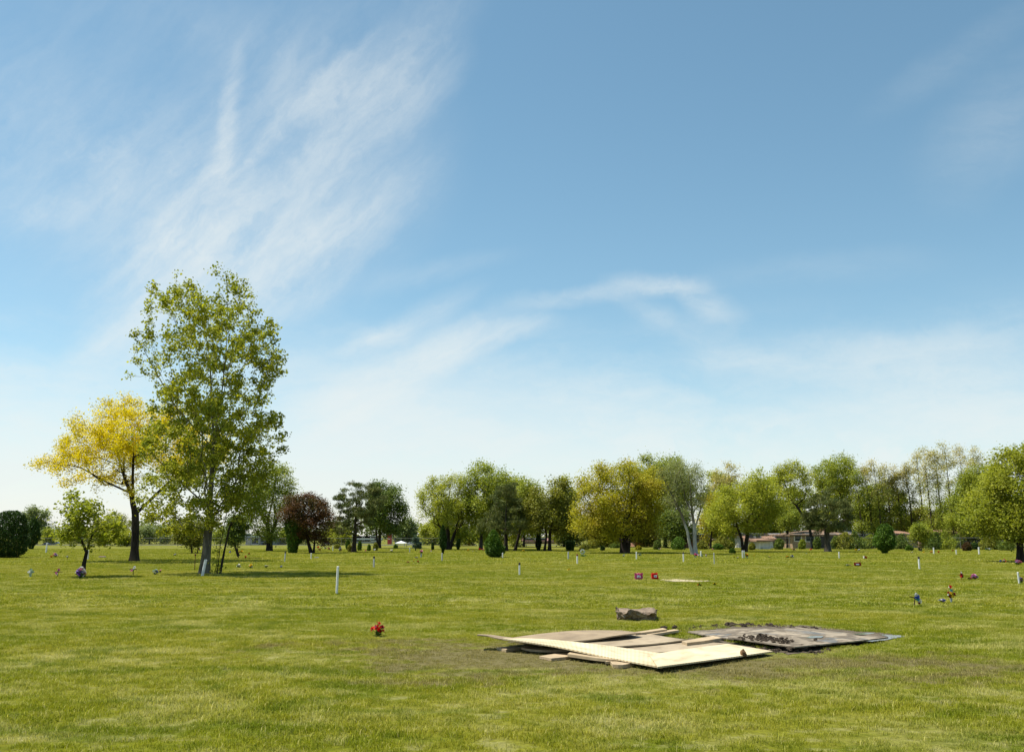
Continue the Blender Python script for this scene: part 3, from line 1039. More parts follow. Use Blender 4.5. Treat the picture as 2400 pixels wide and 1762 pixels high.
tree('elm_tree', 'yellow green elm with arching airy crown and steeply forked trunk', 'tree', (1050, 1288),
     [(1112, 1040, 1090, .7), (1128, 1005, 1100), (1150, 985, 1112), (1175, 975, 1115), (1200, 978, 1108, .9), (1222, 985, 1100, .5), (1238, 1000, 1080, .15)],
     [[(1050, 1288), (1050, 1245), (1045, 1205), (1030, 1170), (1010, 1150)], [(1054, 1285), (1066, 1248), (1085, 1222), (1080, 1190), (1068, 1150)], [(1046, 1215), (1052, 1170), (1056, 1130)]],
     L_LIME, B_DARK, n_tgt=260, n_leaf=8200, leaf_size=0.2, sig=0.3, r_base=0.42, r_tip=0.022, seed=35, shell=0.5, step=0.8, jit=0.15)
evergreen('arborvitae_shrub', 'slim dark columnar arborvitae on a thin stem beside the elm trunk', 'shrub', (1038, 1298),
          [(1231, 1036, 1040), (1245, 1032, 1044), (1265, 1030, 1047), (1280, 1031, 1046), (1285, 1035, 1042), (1298, 1037, 1039)], L_YEW, B_DARK, n=3200, size=0.18, seed=4, r_stem=0.05)
evergreen('juniper_shrub', 'small dark ragged juniper between elm and big green tree', 'shrub', (1073, 1289), [(1262, 1074, 1078), (1270, 1070, 1080), (1280, 1069, 1078), (1289, 1072, 1075)], L_YEW, B_DARK, n=1600, size=0.16, seed=5, lump=.3)
tree('linden_tree', 'broad fresh green tree towering behind the centre pine', 'tree', (1127, 1288),
     [(1087, 1115, 1150, .7), (1100, 1095, 1180), (1125, 1082, 1215), (1155, 1080, 1240, 1.1), (1190, 1084, 1240, 1.1), (1220, 1090, 1230), (1245, 1100, 1200, .7)],
     [[(1127, 1288), (1128, 1250), (1130, 1210), (1135, 1160), (1138, 1110)], [(1128, 1245), (1105, 1200), (1100, 1150)], [(1129, 1230), (1170, 1190), (1195, 1150)]],
     L_MID, B_GREY, n_tgt=300, n_leaf=13000, leaf_size=0.24, sig=0.42, r_base=0.34, r_tip=0.02, seed=36, shell=0.5)
tree('pine_tree', 'dark olive pine in the middle, just right of the teardrop shrub', 'tree', (1186, 1291),
     [(1128, 1170, 1215, .5), (1145, 1158, 1228), (1165, 1142, 1232), (1190, 1138, 1240, 1.1), (1215, 1128, 1246, 1.1), (1235, 1108, 1240, .8), (1250, 1105, 1215, .4)],
     [[(1186, 1291), (1186, 1250), (1186, 1200), (1190, 1150)]], L_PINE, B_DARK, n_tgt=230, n_leaf=16000, r_base=0.34, r_tip=0.02, seed=37, shell=0.4, bf=0.2, step=0.6, **PINE)
evergreen('arborvitae_shrub', 'bright green teardrop arborvitae alone on the lawn in front of the centre pine', 'shrub', (1159, 1306),
          [(1242, 1154, 1160), (1252, 1146, 1166), (1268, 1138, 1174), (1285, 1136, 1182), (1297, 1140, 1181), (1306, 1150, 1170)], L_THUJA, B_DARK, n=7500, size=0.17, seed=6, lump=.1)
tree('leaning_tree', 'slender tree whose trunk leans right, right of the centre pine', 'tree', (1207, 1290),
     [(1118, 1215, 1245, .5), (1140, 1200, 1258, .8), (1170, 1195, 1270), (1205, 1200, 1265), (1230, 1205, 1255, .6)], [[(1207, 1290), (1213, 1268), (1219, 1240), (1228, 1200), (1232, 1150)]],
     L_MID, B_DARK, n_tgt=110, n_leaf=4200, leaf_size=0.24, sig=0.36, r_base=0.26, seed=38)
tree('maple_tree', 'olive green twin trunked tree with lime top sprigs, left of the big bronze tree', 'tree', (1280, 1291),
     [(1120, 1295, 1330, .35), (1135, 1265, 1335, .6), (1160, 1245, 1340), (1190, 1236, 1342, 1.1), (1220, 1235, 1345, 1.1), (1245, 1240, 1340, .6)],
     [[(1276, 1291), (1281, 1255), (1275, 1215), (1262, 1180)], [(1288, 1291), (1289, 1250), (1300, 1205), (1308, 1160), (1312, 1130)]], L_OLIVE, B_DARK,
     n_tgt=230, n_leaf=10500, leaf_size=0.23, sig=0.36, r_base=0.3, seed=39, shell=0.5)
evergreen('arborvitae_shrub', 'slim dark leaning arborvitae in front of the twin trunk tree', 'shrub', (1262, 1290), [(1246, 1261, 1264), (1258, 1257, 1267), (1272, 1255, 1270), (1282, 1256, 1267), (1290, 1260, 1264)], L_YEW, B_DARK, n=2400, size=0.17, seed=7)
evergreen('clipped_shrub', 'dark square clipped bush under the left edge of the bronze tree', 'shrub', (1337, 1290), [(1267, 1328, 1346), (1270, 1326, 1347), (1289, 1327, 1345)], L_YEW, B_DARK, n=2600, size=0.15, seed=8, lump=.05)
tree('bronze_maple_tree', 'huge round bronze yellow maple on a thick clustered trunk', 'tree', (1465, 1296),
     [(1086, 1400, 1500, .6), (1100, 1375, 1535), (1125, 1358, 1552), (1160, 1345, 1560, 1.1), (1195, 1338, 1562, 1.2), (1230, 1335, 1558, 1.2), (1252, 1345, 1545, .9), (1264, 1380, 1520, .3)],
     [[(1462, 1296), (1460, 1268), (1452, 1235), (1430, 1190), (1410, 1150)], [(1465, 1297), (1464, 1260), (1468, 1210), (1465, 1150), (1460, 1110)], [(1470, 1296), (1475, 1262), (1495, 1215), (1515, 1170)],
      [(1466, 1296), (1470, 1250, 1), (1480, 1190, 1.5), (1490, 1140, 2)]],
     L_BRONZE, B_DARK, n_tgt=420, n_leaf=26000, leaf_size=0.19, sig=0.34, r_base=0.5, r_tip=0.02, seed=40, shell=0.6)
tree('background_poplar', 'tall dark green tree tops rising behind the bronze maple', 'tree', (1545, 1283),
     [(1064, 1530, 1560, .6), (1078, 1500, 1605), (1100, 1485, 1620), (1140, 1490, 1620), (1200, 1500, 1610, .8), (1240, 1510, 1600, .5)], [[(1545, 1283), (1545, 1230), (1548, 1160), (1546, 1090)], [(1558, 1283), (1568, 1200), (1580, 1120)]],
     L_MID, B_DARK, n_tgt=240, n_leaf=9500, leaf_size=0.28, sig=0.42, r_base=0.4, seed=41)
tree('silver_birch_tree', 'silvery tree with two white lower trunks and sparse grey green crown', 'tree', (1625, 1299),
     [(1080, 1560, 1622, .9), (1095, 1545, 1640, 1.1), (1115, 1540, 1655, 1.0), (1140, 1550, 1668, .55), (1175, 1555, 1665, .35), (1215, 1570, 1650, .22)],
     [[(1624, 1299), (1616, 1275), (1611, 1245), (1595, 1200), (1575, 1160), (1552, 1115)], [(1630, 1299), (1628, 1265), (1628, 1240), (1622, 1200), (1618, 1140), (1612, 1095)],
      [(1628, 1240), (1640, 1200), (1655, 1165), (1662, 1135)], [(1622, 1205), (1640, 1180), (1650, 1160)], [(1595, 1200), (1565, 1180, -1), (1545, 1165, -1.3)], [(1622, 1200), (1606, 1170), (1600, 1130), (1585, 1095)]],
     L_WILLOW, B_BIRCH, n_tgt=330, n_leaf=5200, leaf_size=0.17, sig=0.26, r_base=0.29, r_tip=0.022, seed=42, shell=0.3, droop=0.5, aspect=0.35)
tree('hedge_tree', 'low dark tree filling the gap behind the silvery trunks', 'tree', (1590, 1284), [(1200, 1560, 1610, .8), (1225, 1545, 1625), (1250, 1545, 1625), (1272, 1555, 1618, .8)],
     [[(1590, 1284), (1590, 1262), (1585, 1230)]], L_DARK, B_DARK, n_tgt=110, n_leaf=4600, leaf_size=0.26, sig=0.4, r_base=0.25, seed=43)
tree('maple_tree', 'yellow green maple with dark forked trunk right of the silvery tree', 'tree', (1742, 1293),
     [(1110, 1740, 1800, .6), (1130, 1705, 1825), (1160, 1668, 1838, 1.0), (1195, 1655, 1835, 1.1), (1225, 1655, 1815, 1.1), (1248, 1670, 1800, .5)],
     [[(1742, 1293), (1738, 1262), (1725, 1225), (1705, 1190)], [(1746, 1293), (1752, 1250), (1756, 1205), (1768, 1160), (1790, 1125)], [(1753, 1240), (1785, 1200), (1815, 1175)]],
     L_LIME, B_DARK, n_tgt=300, n_leaf=13500, leaf_size=0.2, sig=0.34, r_base=0.34, r_tip=0.02, seed=44, shell=0.5)
tree('budding_tree', 'tall thinly leaved budding tree rising behind the yellow green maple', 'tree', (1705, 1283), [(1088, 1700, 1722, .8), (1105, 1675, 1740), (1140, 1660, 1745), (1180, 1665, 1740, .7), (1225, 1675, 1725, .4)],
     [[(1705, 1283), (1705, 1220), (1706, 1160), (1708, 1105)]], L_BEIGE, B_TAN, n_tgt=170, n_leaf=3200, leaf_size=0.22, sig=0.32, r_base=0.26, r_tip=0.024, seed=45, shell=0.3)
tree('brushy_tree', 'brown green brushy tree left of the forked dark trunk', 'tree', (1665, 1286), [(1160, 1650, 1700, .7), (1185, 1640, 1712), (1215, 1640, 1712), (1245, 1648, 1705), (1268, 1655, 1695, .6)],
     [[(1665, 1286), (1667, 1255), (1670, 1210)]], L_BRONZE, B_BROWN, n_tgt=130, n_leaf=5200, leaf_size=0.22, sig=0.36, r_base=0.2, seed=46)
tree('locust_tree', 'flat topped airy locust whose crooked trunk leans left, left of the dark spruce', 'tree', (1905, 1286),
     [(1083, 1835, 1885, .8), (1098, 1815, 1905), (1125, 1808, 1915), (1150, 1818, 1905, .7), (1165, 1830, 1890, .3)],
     [[(1905, 1286), (1898, 1240), (1882, 1208), (1866, 1184), (1850, 1165), (1838, 1130), (1830, 1105)], [(1866, 1184), (1885, 1168), (1890, 1150), (1885, 1110)], [(1866, 1184), (1840, 1172, -1), (1825, 1150, -1.5)]],
     L_LIME, B_DARK, n_tgt=190, n_leaf=4600, leaf_size=0.2, sig=0.3, r_base=0.3, r_tip=0.024, seed=47, shell=0.4)
tree('roadside_tree', 'upright leafy tree on an ivy trunk in front of the brick house', 'tree', (1846, 1284), [(1165, 1830, 1860, .4), (1190, 1822, 1872, .7), (1215, 1822, 1878), (1240, 1828, 1872, .7)],
     [[(1847, 1284), (1845, 1250), (1836, 1215), (1820, 1185)], [(1846, 1255), (1850, 1220), (1848, 1180)]], L_MID, B_DARK, n_tgt=100, n_leaf=2100, leaf_size=0.2, sig=0.3, r_base=0.3, seed=48)
tree('background_tree', 'fresh green high crowned tree rising behind the dark spruce', 'tree', (1985, 1282), [(1064, 1985, 2003, .6), (1080, 1925, 2005), (1100, 1905, 2010), (1130, 1908, 2012), (1165, 1930, 2015, .8), (1215, 1960, 2015, .8), (1250, 1975, 2010, .4)],
     [[(1990, 1282), (1988, 1230), (1975, 1170), (1955, 1130), (1940, 1100)], [(1986, 1215), (2000, 1150), (1998, 1085)]], L_MID, B_DARK, n_tgt=240, n_leaf=8200, leaf_size=0.25, sig=0.36, r_base=0.3, seed=49)
tree('spruce_tree', 'dark bluish broad spruce with thick trunk in front of the brick house', 'tree', (1938, 1293),
     [(1136, 1930, 1955, .6), (1155, 1905, 1975), (1180, 1888, 1990), (1205, 1884, 1998, 1.1), (1230, 1888, 1996, 1.1), (1248, 1900, 1985, .5)],
     [[(1940, 1293), (1938, 1255), (1936, 1210), (1938, 1150)]], L_PINE, B_GREY, n_tgt=230, n_leaf=15000, r_base=0.48, r_tip=0.02, seed=50, shell=0.5, bf=0.2, step=0.6, **PINE)

# --- row of tall thin trees on the right
THIN_ROW = [(2022, 1283, 1100, 30, 51, 'first bare topped thin tree of the right hand row, beside the round arborvitae', L_MID), (2046, 1282, 1092, 30, 52, 'thin leafy tree with beige top directly above the round arborvitae', L_BEIGE),
            (2068, 1283, 1078, 30, 53, 'taller pale topped thin tree just right of the round arborvitae', L_BEIGE), (2092, 1282, 1086, 26, 54, 'slightly shorter thin tree before the gap in the row', L_BEIGE),
            (2116, 1282, 1088, 24, 55, 'small beige topped thin tree left of the vase shaped shrub', L_BEIGE), (2142, 1282, 1075, 28, 64, 'thin pale topped tree standing in the gap above the vase shaped shrub', L_BEIGE), (2305, 1282, 1050, 34, 65, 'pale tree top beside the yellow green maple crown', L_BEIGE), (2170, 1281, 1060, 34, 56, 'tall beige topped thin tree above the vase shaped shrub', L_BEIGE),
            (2188, 1284, 1046, 34, 57, 'tallest beige topped thin tree with straight dark trunk right of the vase shaped shrub', L_BEIGE), (2213, 1282, 1050, 32, 58, 'tall thin tree with leaning dark trunk, next right of the tallest', L_BEIGE),
            (2238, 1283, 1040, 36, 59, 'tall pale tree in the row standing left of the dense green tree', L_BEIGE), (2272, 1281, 1042, 36, 60, 'tall pale tree in the row rising behind the dense green tree', L_BEIGE)]
for (px, by, top, w, sd, lab, lf) in THIN_ROW:
    lean = (CX - px) * 0.012
    t0 = tree('thin_tree', lab, 'tree', (px, by),
              [(top, px + lean * 2 - w * .2, px + lean * 2 + w * .3, .9), (top + 22, px + lean * 2 - w * .55, px + lean * 2 + w * .6, 1.2), (top + 60, px + lean - w * .6, px + lean + w * .6, 1.0), (top + 105, px - w * .6, px + w * .6, .8), (1240, px - w * .7, px + w * .7, .75), (1262, px - w * .4, px + w * .4, .2)],
              [[(px, by), (px + lean * .3, 1235), (px + lean, 1160), (px + lean * 1.6, top + 45), (px + lean * 2, top + 8)]], lf, B_BROWN, 'row of tall thin trees on the right',
              n_tgt=130, n_leaf=2300, leaf_size=0.2, sig=0.30, gap=0.45, wave=1.8, r_base=0.24, r_tip=0.016, seed=sd, shell=0.3, bf=0.3)
    # lower half leafs out greener than the beige tops
    me = t0.children[1].data if t0.children[1].name.startswith('crown') else t0.children[0].data
    if lf is L_BEIGE:
        me.materials.append(L_MID)
        n = len(me.polygons)
        cz = np.zeros(n * 3)
        me.polygons.foreach_get('center', cz)
        z = cz.reshape(-1, 3)[:, 2]
        lim = z.max() * 0.60
        rr = np.random.default_rng(sd).normal(0, z.max() * 0.10, n // 2)
        me.polygons.foreach_set('material_index', (z < lim + np.repeat(rr, 2)).astype(np.int32))
evergreen('arborvitae_shrub', 'bright green egg shaped arborvitae in front of the thin tree row', 'shrub', (2072, 1297),
          [(1228, 2066, 2080), (1238, 2056, 2090), (1258, 2050, 2096), (1275, 2049, 2100), (1286, 2058, 2092), (1290, 2066, 2080), (1297, 2068, 2080)], L_THUJA, B_DARK, n=7000, size=0.18, seed=9, r_stem=0.14, lump=.14)
tree('vase_shrub', 'vase shaped twiggy shrub with green top right of the egg shaped arborvitae', 'shrub', (2156, 1291), [(1230, 2140, 2172, .9), (1243, 2130, 2182, 1.2), (1256, 2130, 2180), (1270, 2140, 2174, .5), (1280, 2148, 2166, .3)],
     [[(2155, 1291), (2148, 1268), (2138, 1245)], [(2156, 1291), (2156, 1262), (2158, 1238)], [(2158, 1291), (2166, 1268), (2174, 1248)]], L_MID, B_TAN, n_tgt=130, n_leaf=3300, leaf_size=0.16, sig=0.2, r_base=0.1, seed=61, trunk_name='stem', crown_name='foliage', up=.5)
tree('dense_green_tree', 'dense fresh green tree between the thin row and the yellow green maple at right', 'tree', (2258, 1285),
     [(1078, 2285, 2330, .6), (1100, 2262, 2345), (1135, 2245, 2350, 1.1), (1170, 2232, 2350, 1.1), (1205, 2226, 2345, 1.1), (1235, 2228, 2330, 1.0), (1252, 2240, 2310, .4)],
     [[(2300, 1287), (2298, 1250), (2296, 1200), (2298, 1140), (2302, 1100)], [(2298, 1255), (2270, 1215), (2255, 1180)]], L_MID, B_DARK, n_tgt=260, n_leaf=13000, leaf_size=0.23, sig=0.38, r_base=0.36, seed=62, shell=0.5)
tree('yellow_green_maple', 'large yellow green maple cut off by the right edge with pink flowers at its foot', 'tree', (2392, 1317),
     [(1048, 2385, 2430, .7), (1072, 2335, 2480), (1105, 2310, 2510), (1140, 2295, 2520, 1.1), (1175, 2275, 2530, 1.1), (1210, 2275, 2530, 1.2), (1240, 2285, 2510, 1.1), (1262, 2310, 2480, .6), (1275, 2330, 2450, .2)],
     [[(2392, 1317), (2390, 1270), (2388, 1220), (2392, 1160), (2400, 1100)], [(2389, 1245), (2350, 1200, -.5), (2320, 1180, -.8)], [(2390, 1240), (2440, 1190), (2470, 1140)], [(2389, 1250), (2360, 1150, 1.2), (2350, 1110, 1.5)]],
     L_MAPLE, B_DARK, n_tgt=420, n_leaf=21000, leaf_size=0.17, sig=0.27, r_base=0.34, r_tip=0.014, seed=63, shell=0.5)
# --- trees further back that close the gaps
BACK = [(1575, 1282, 1095, 60, 50, L_MID, 'tall leafy tree between bronze maple and silvery tree'), (1680, 1281, 1108, 60, 50, L_LIME, 'lime tree in the back row behind the forked maple'),
        (1790, 1281, 1098, 60, 52, L_MID, 'green back row tree between forked maple and locust'), (1868, 1280, 1125, 60, 46, L_MID, 'green back row tree behind the locust trunk'),
        (1960, 1280, 1095, 60, 54, L_LIME, 'lime back row tree right of the spruce top'), (2085, 1281, 1130, 60, 44, L_MID, 'green back row tree behind the egg shaped arborvitae'),
        (2160, 1281, 1190, 60, 36, L_OLIVE, 'olive back row tree behind the vase shaped shrub'), (2300, 1282, 1085, 60, 55, L_LIME, 'lime back row tree behind the dense green tree'),
        (1228, 1282, 1128, 60, 50, L_LIME, 'lime back row tree right of the centre pine'), (1160, 1281, 1120, 60, 56, L_MID, 'green back row tree behind the centre pine'),
        (1060, 1280, 1165, 60, 46, L_MID, 'green back row tree behind the elm trunk'), (1322, 1281, 1122, 60, 40, L_LIME, 'lime back row tree left behind the bronze maple'),
        (1015, 1277, 1225, 1045, 30, L_LIME, 'pale lime small tree behind the little blue spruce'), (1100, 1278, 1232, 40, 40, L_MID, 'far green tree seen under the elm crown'),
        (1340, 1281, 1200, 60, 50, L_DARK, 'dark tree closing the gap left of the bronze maple'), (1400, 1282, 1225, 60, 36, L_OLIVE, 'low olive tree behind the left side of the bronze maple'),
        (1515, 1282, 1220, 60, 36, L_OLIVE, 'low olive tree behind the right side of the bronze maple'), (1440, 1282, 1180, 60, 60, L_OLIVE, 'tall olive tree hidden behind the bronze maple'),
        (1790, 1281, 1200, 50, 45, L_MID, 'leafy tree above the white house wall'), (2130, 1280, 1215, 40, 26, L_MID, 'small green tree behind the vase shaped shrub'),
        (2034, 1281, 1140, 50, 34, L_MID, 'leafy tree behind the start of the thin tree row'), (2222, 1281, 1165, 50, 36, L_MID, 'leafy tree behind the middle of the thin tree row'),
        (2340, 1283, 1120, 60, 55, L_DARK, 'dark tree behind the yellow green maple'), (2395, 1283, 1180, 60, 60, L_DARK, 'dark tree at the right edge behind the maple trunk'),
        (190, 1274, 1236, 40, 34, L_MID, 'far green tree behind the young maple trunk'), (350, 1275, 1228, 40, 40, L_GREY, 'far grey green tree right of the golden locust trunk'),
        (410, 1275, 1236, 40, 40, L_GREY, 'far pale tree left of the tall poplar trunk'), (790, 1277, 1235, 40, 34, L_LIME, 'far lime tree left of the spreading pine trunk'),
        (530, 1275, 1240, 40, 34, L_MID, 'far green tree seen between the sapling stems'), (690, 1276, 1240, 40, 40, L_MID, 'far green tree behind the purple tree')]
for i, (px, by, top, rx, w, lf, lab) in enumerate(BACK):
    h = by - top
    tree('background_tree', lab, 'tree', (px, by), [(top, px - w * .35, px + w * .3, .7), (top + h * .25, px - w * .8, px + w * .85), (top + h * .55, px - w, px + w * .95), (top + h * .8, px - w * .75, px + w * .8, .8), (by - 3, px - w * .5, px + w * .5, .35)],
         [[(px, by), (px + 1, by - h * .4), (px - 1, top + h * .2)]], lf, B_DARK, 'trees closing the gaps at the back', n_tgt=90, n_leaf=int(1500 + 28 * h), leaf_size=0.32, sig=0.42, r_base=0.24, seed=80 + i, step=1.0)
# --- small bushes near the middle
BUSH = [(790, 1285, 1276, 8, L_OLIVE, 'flat topped olive bush left of the pine trunk'), (820, 1293, 1277, 6, L_OLIVE, 'rounded yellowish bush touching the pine trunk'),
        (815, 1288, 1265, 5, L_THUJA, 'narrow dark green cone bush just left of the pine trunk'), (843, 1290, 1268, 5, L_THUJA, 'narrow green cone bush right of the pine trunk'),
        (865, 1291, 1276, 4, L_THUJA, 'small dark upright bush between cone bush and golden bush'), (880, 1290, 1272, 6, L_OLIVE, 'golden green egg shaped bush left of the red sign pillar'),
        (927, 1285, 1276, 5, L_THUJA, 'round green bush under the white canopy'), (1014, 1289, 1272, 3, L_YEW, 'tiny dark bush right of the little blue spruce'),
        (1682, 1288, 1274, 13, L_THUJA, 'low dark green spreading bush right of the silvery trunks'), (1716, 1297, 1286, 7, L_THUJA, 'small round bush at the left foot of the forked maple'),
        (1590, 1288, 1258, 17, L_THUJA, 'large rounded green bush left of the silvery trunks'), (1540, 1288, 1266, 9, L_DARK, 'upright dark green bush right of the bronze maple trunk'),
        (1370, 1288, 1275, 12, L_OLIVE, 'low yellow green hedge bush right of the square clipped bush'), (1412, 1290, 1279, 5, L_YEW, 'small dark square bush left of the bronze maple trunk'),
        (2131, 1290, 1278, 9, L_THUJA, 'small round bush between arborvitae and vase shaped shrub'), (2266, 1291, 1271, 11, L_PURPLE, 'brown flat topped shrub under the dense green tree'),
        (2284, 1288, 1271, 10, L_YEW, 'dark rounded bush right of the brown flat topped shrub'), (1390, 1285, 1262, 14, L_OLIVE, 'olive bush in the shade left of the bronze maple'),
        (1715, 1287, 1255, 8, L_DARK, 'dark column shaped bush left of the forked maple trunk'), (1496, 1289, 1279, 7, L_BRONZE, 'orange brown bush at the right of the bronze maple trunk'),
        (1975, 1287, 1246, 18, L_OLIVE, 'brown green undergrowth right of the spruce trunk'), (2008, 1287, 1244, 18, L_DARK, 'dark undergrowth below the grey house'), (2034, 1286, 1252, 14, L_MID, 'green undergrowth at the left foot of the thin tree row'),
        (2108, 1287, 1250, 14, L_DARK, 'dark undergrowth right of the egg shaped arborvitae'), (2190, 1288, 1246, 14, L_DARK, 'dark undergrowth around the tallest thin trunk'), (2216, 1287, 1242, 18, L_MID, 'green undergrowth between the tall trunks'),
        (2240, 1286, 1252, 13, L_DARK, 'dark tall undergrowth left of the white gabled house'), (2312, 1288, 1258, 16, L_OLIVE, 'olive undergrowth below the dense green tree'), (2335, 1288, 1254, 16, L_DARK, 'dark undergrowth left of the right edge maple'),
        (1880, 1287, 1264, 9, L_MID, 'low green bush in front of the brick house wall'), (1826, 1288, 1262, 12, L_DARK, 'low dark bush before the blue grey house'), (1762, 1289, 1272, 8, L_OLIVE, 'low olive bush at the left of the garage'),
        (1915, 1287, 1258, 9, L_DARK, 'dark bush against the brick house left of the spruce trunk'), (1958, 1287, 1256, 10, L_DARK, 'dark bush against the brick house right of the spruce trunk'),
        (1695, 1287, 1250, 16, L_OLIVE, 'olive undergrowth below the brushy tree'), (1645, 1287, 1266, 10, L_OLIVE, 'olive undergrowth right of the silvery trunks'), (1450, 1284, 1266, 12, L_DARK, 'dark undergrowth behind the bronze maple trunk'),
        (2360, 1290, 1268, 20, L_DARK, 'dark low bush left of the right edge maple trunk')]
for i, (px, by, top, w, lf, lab) in enumerate(BUSH):
    h = by - top
    if 'undergrowth' in lab:
        q = random.Random(i)
        a, b_, c_ = q.uniform(-.5, .5), q.uniform(1.1, 1.6), q.uniform(1.2, 1.7)
        evergreen('bush', lab, 'bush', (px, by), [(top, px + w * (a - .2), px + w * (a + .25)), (top + h * .3, px - w * .8, px + w * (.6 + a)), (top + h * .6, px - w * b_, px + w * c_), (by, px - w * b_, px + w * c_ * .9)],
                  lf, B_DARK, 'small bushes among the graves', n=2600, size=0.2, seed=100 + i, lump=.4, rag=.28, stems=3)
        continue
    evergreen('bush', lab, 'bush', (px, by), [(top, px - w * .3, px + w * .3), (top + h * .18, px - w * .7, px + w * .75), (top + h * .5, px - w, px + w), (top + h * .8, px - w * .95, px + w * .9), (by, px - w * .7, px + w * .7)],
              lf, B_DARK, 'small bushes among the graves', n=2000, size=0.16, seed=100 + i, lump=.26, rag=.17)


# --- far-off wood closing the horizon
def far_wood():
    rng = np.random.default_rng(7)
    n = 30000
    x = rng.uniform(-230, 230, n)
    hh = 5.2 + 2.0 * np.sin(x * .09) + 1.4 * np.sin(x * .23 + 1) + 1.0 * np.sin(x * .61 + 2)
    z = hh * rng.uniform(0, 1, n) ** 0.75
    y = 330 + rng.uniform(-6, 6, n) + 4 * np.sin(x * 0.05)
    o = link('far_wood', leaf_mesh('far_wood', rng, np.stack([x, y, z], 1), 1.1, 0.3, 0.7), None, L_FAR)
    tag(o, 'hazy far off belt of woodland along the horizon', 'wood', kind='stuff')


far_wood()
# ------------------------------------------------------------------ boards over the open grave
def wood_sheet_mat(name, c1, c2, stain, dots=False, mud=0.0, rough=0.75):
    m, t, out = new_mat(name)
    tcn = t.add('ShaderNodeTexCoord')
    uvv = tcn.outputs['UV']
    grain = t.noise(t.mapping(uvv, sc=(2.2, 34, 1)), 1.0, 6.0, 0.65, 0.4)
    c = t.mix(t.rng(grain, 0.3, 0.72), c1, c2)
    big = t.noise(t.mapping(uvv, loc=(4, 1, 0)), 2.3, 5.0, 0.6, 0.4)
    c = t.mix(t.math('MULTIPLY', t.rng(big, 0.48, 0.66), 0.8), c, stain)
    sc_ = t.noise(t.mapping(uvv, loc=(3, 8, 0), sc=(1.0, 5.0, 1)), 5.0, 5.0, 0.75)
    c = t.mix(t.math('MULTIPLY', t.rng(sc_, 0.62, 0.74), 0.6), c, (0.11, 0.08, 0.05))
    c = t.scale(c, t.rng(t.noise(uvv, 0.9, 3.0), 0.3, 0.7, 0.82, 1.12))
    h = grain
    if dots:
        v = t.voronoi(t.mapping(uvv, sc=(1, 1, 0)), 1.0)
        nd = t.add('ShaderNodeTexVoronoi')
        nd.inputs['Randomness'].default_value = 0.12
        t.put(nd.inputs['Vector'], t.mapping(uvv, sc=(1, 1, 0)))
        nd.inputs['Scale'].default_value = 19.0
        dd = t.rng(nd.outputs['Distance'], 0.16, 0.34)
        c = t.mix(t.math('MULTIPLY', t.math('SUBTRACT', 1.0, dd), 0.5), c, (0.30, 0.21, 0.10))
        scr = t.noise(t.mapping(uvv, loc=(9, 9, 0), sc=(1.2, 9, 1)), 3.0, 4.0, 0.7)
        c = t.mix(t.math('MULTIPLY', t.rng(scr, 0.66, 0.75), 0.6), c, (0.30, 0.20, 0.09))
    if mud:
        mn = t.noise(t.mapping(uvv, loc=(2, 5, 0)), 3.1, 6.0, 0.62, 0.7)
        mk = t.rng(mn, 0.64 - 0.3 * mud, 0.72 - 0.3 * mud)
        c = t.mix(t.math('MULTIPLY', mk, 0.85), c, (0.105, 0.083, 0.058))
        wet = t.rng(t.noise(t.mapping(uvv, loc=(7, 3, 0)), 2.0, 4.0, 0.6, 0.6), 0.55, 0.66)
        c = t.mix(t.math('MULTIPLY', wet, 0.55), c, (0.085, 0.075, 0.066))
        rough = t.math('SUBTRACT', 0.8, t.math('MULTIPLY', wet, 0.5))
    b = principled(t, c, rough, t.bump(h, 0.25, 0.004), 0.25)
    t.l.new(b.outputs[0], out.inputs[0])
    return m


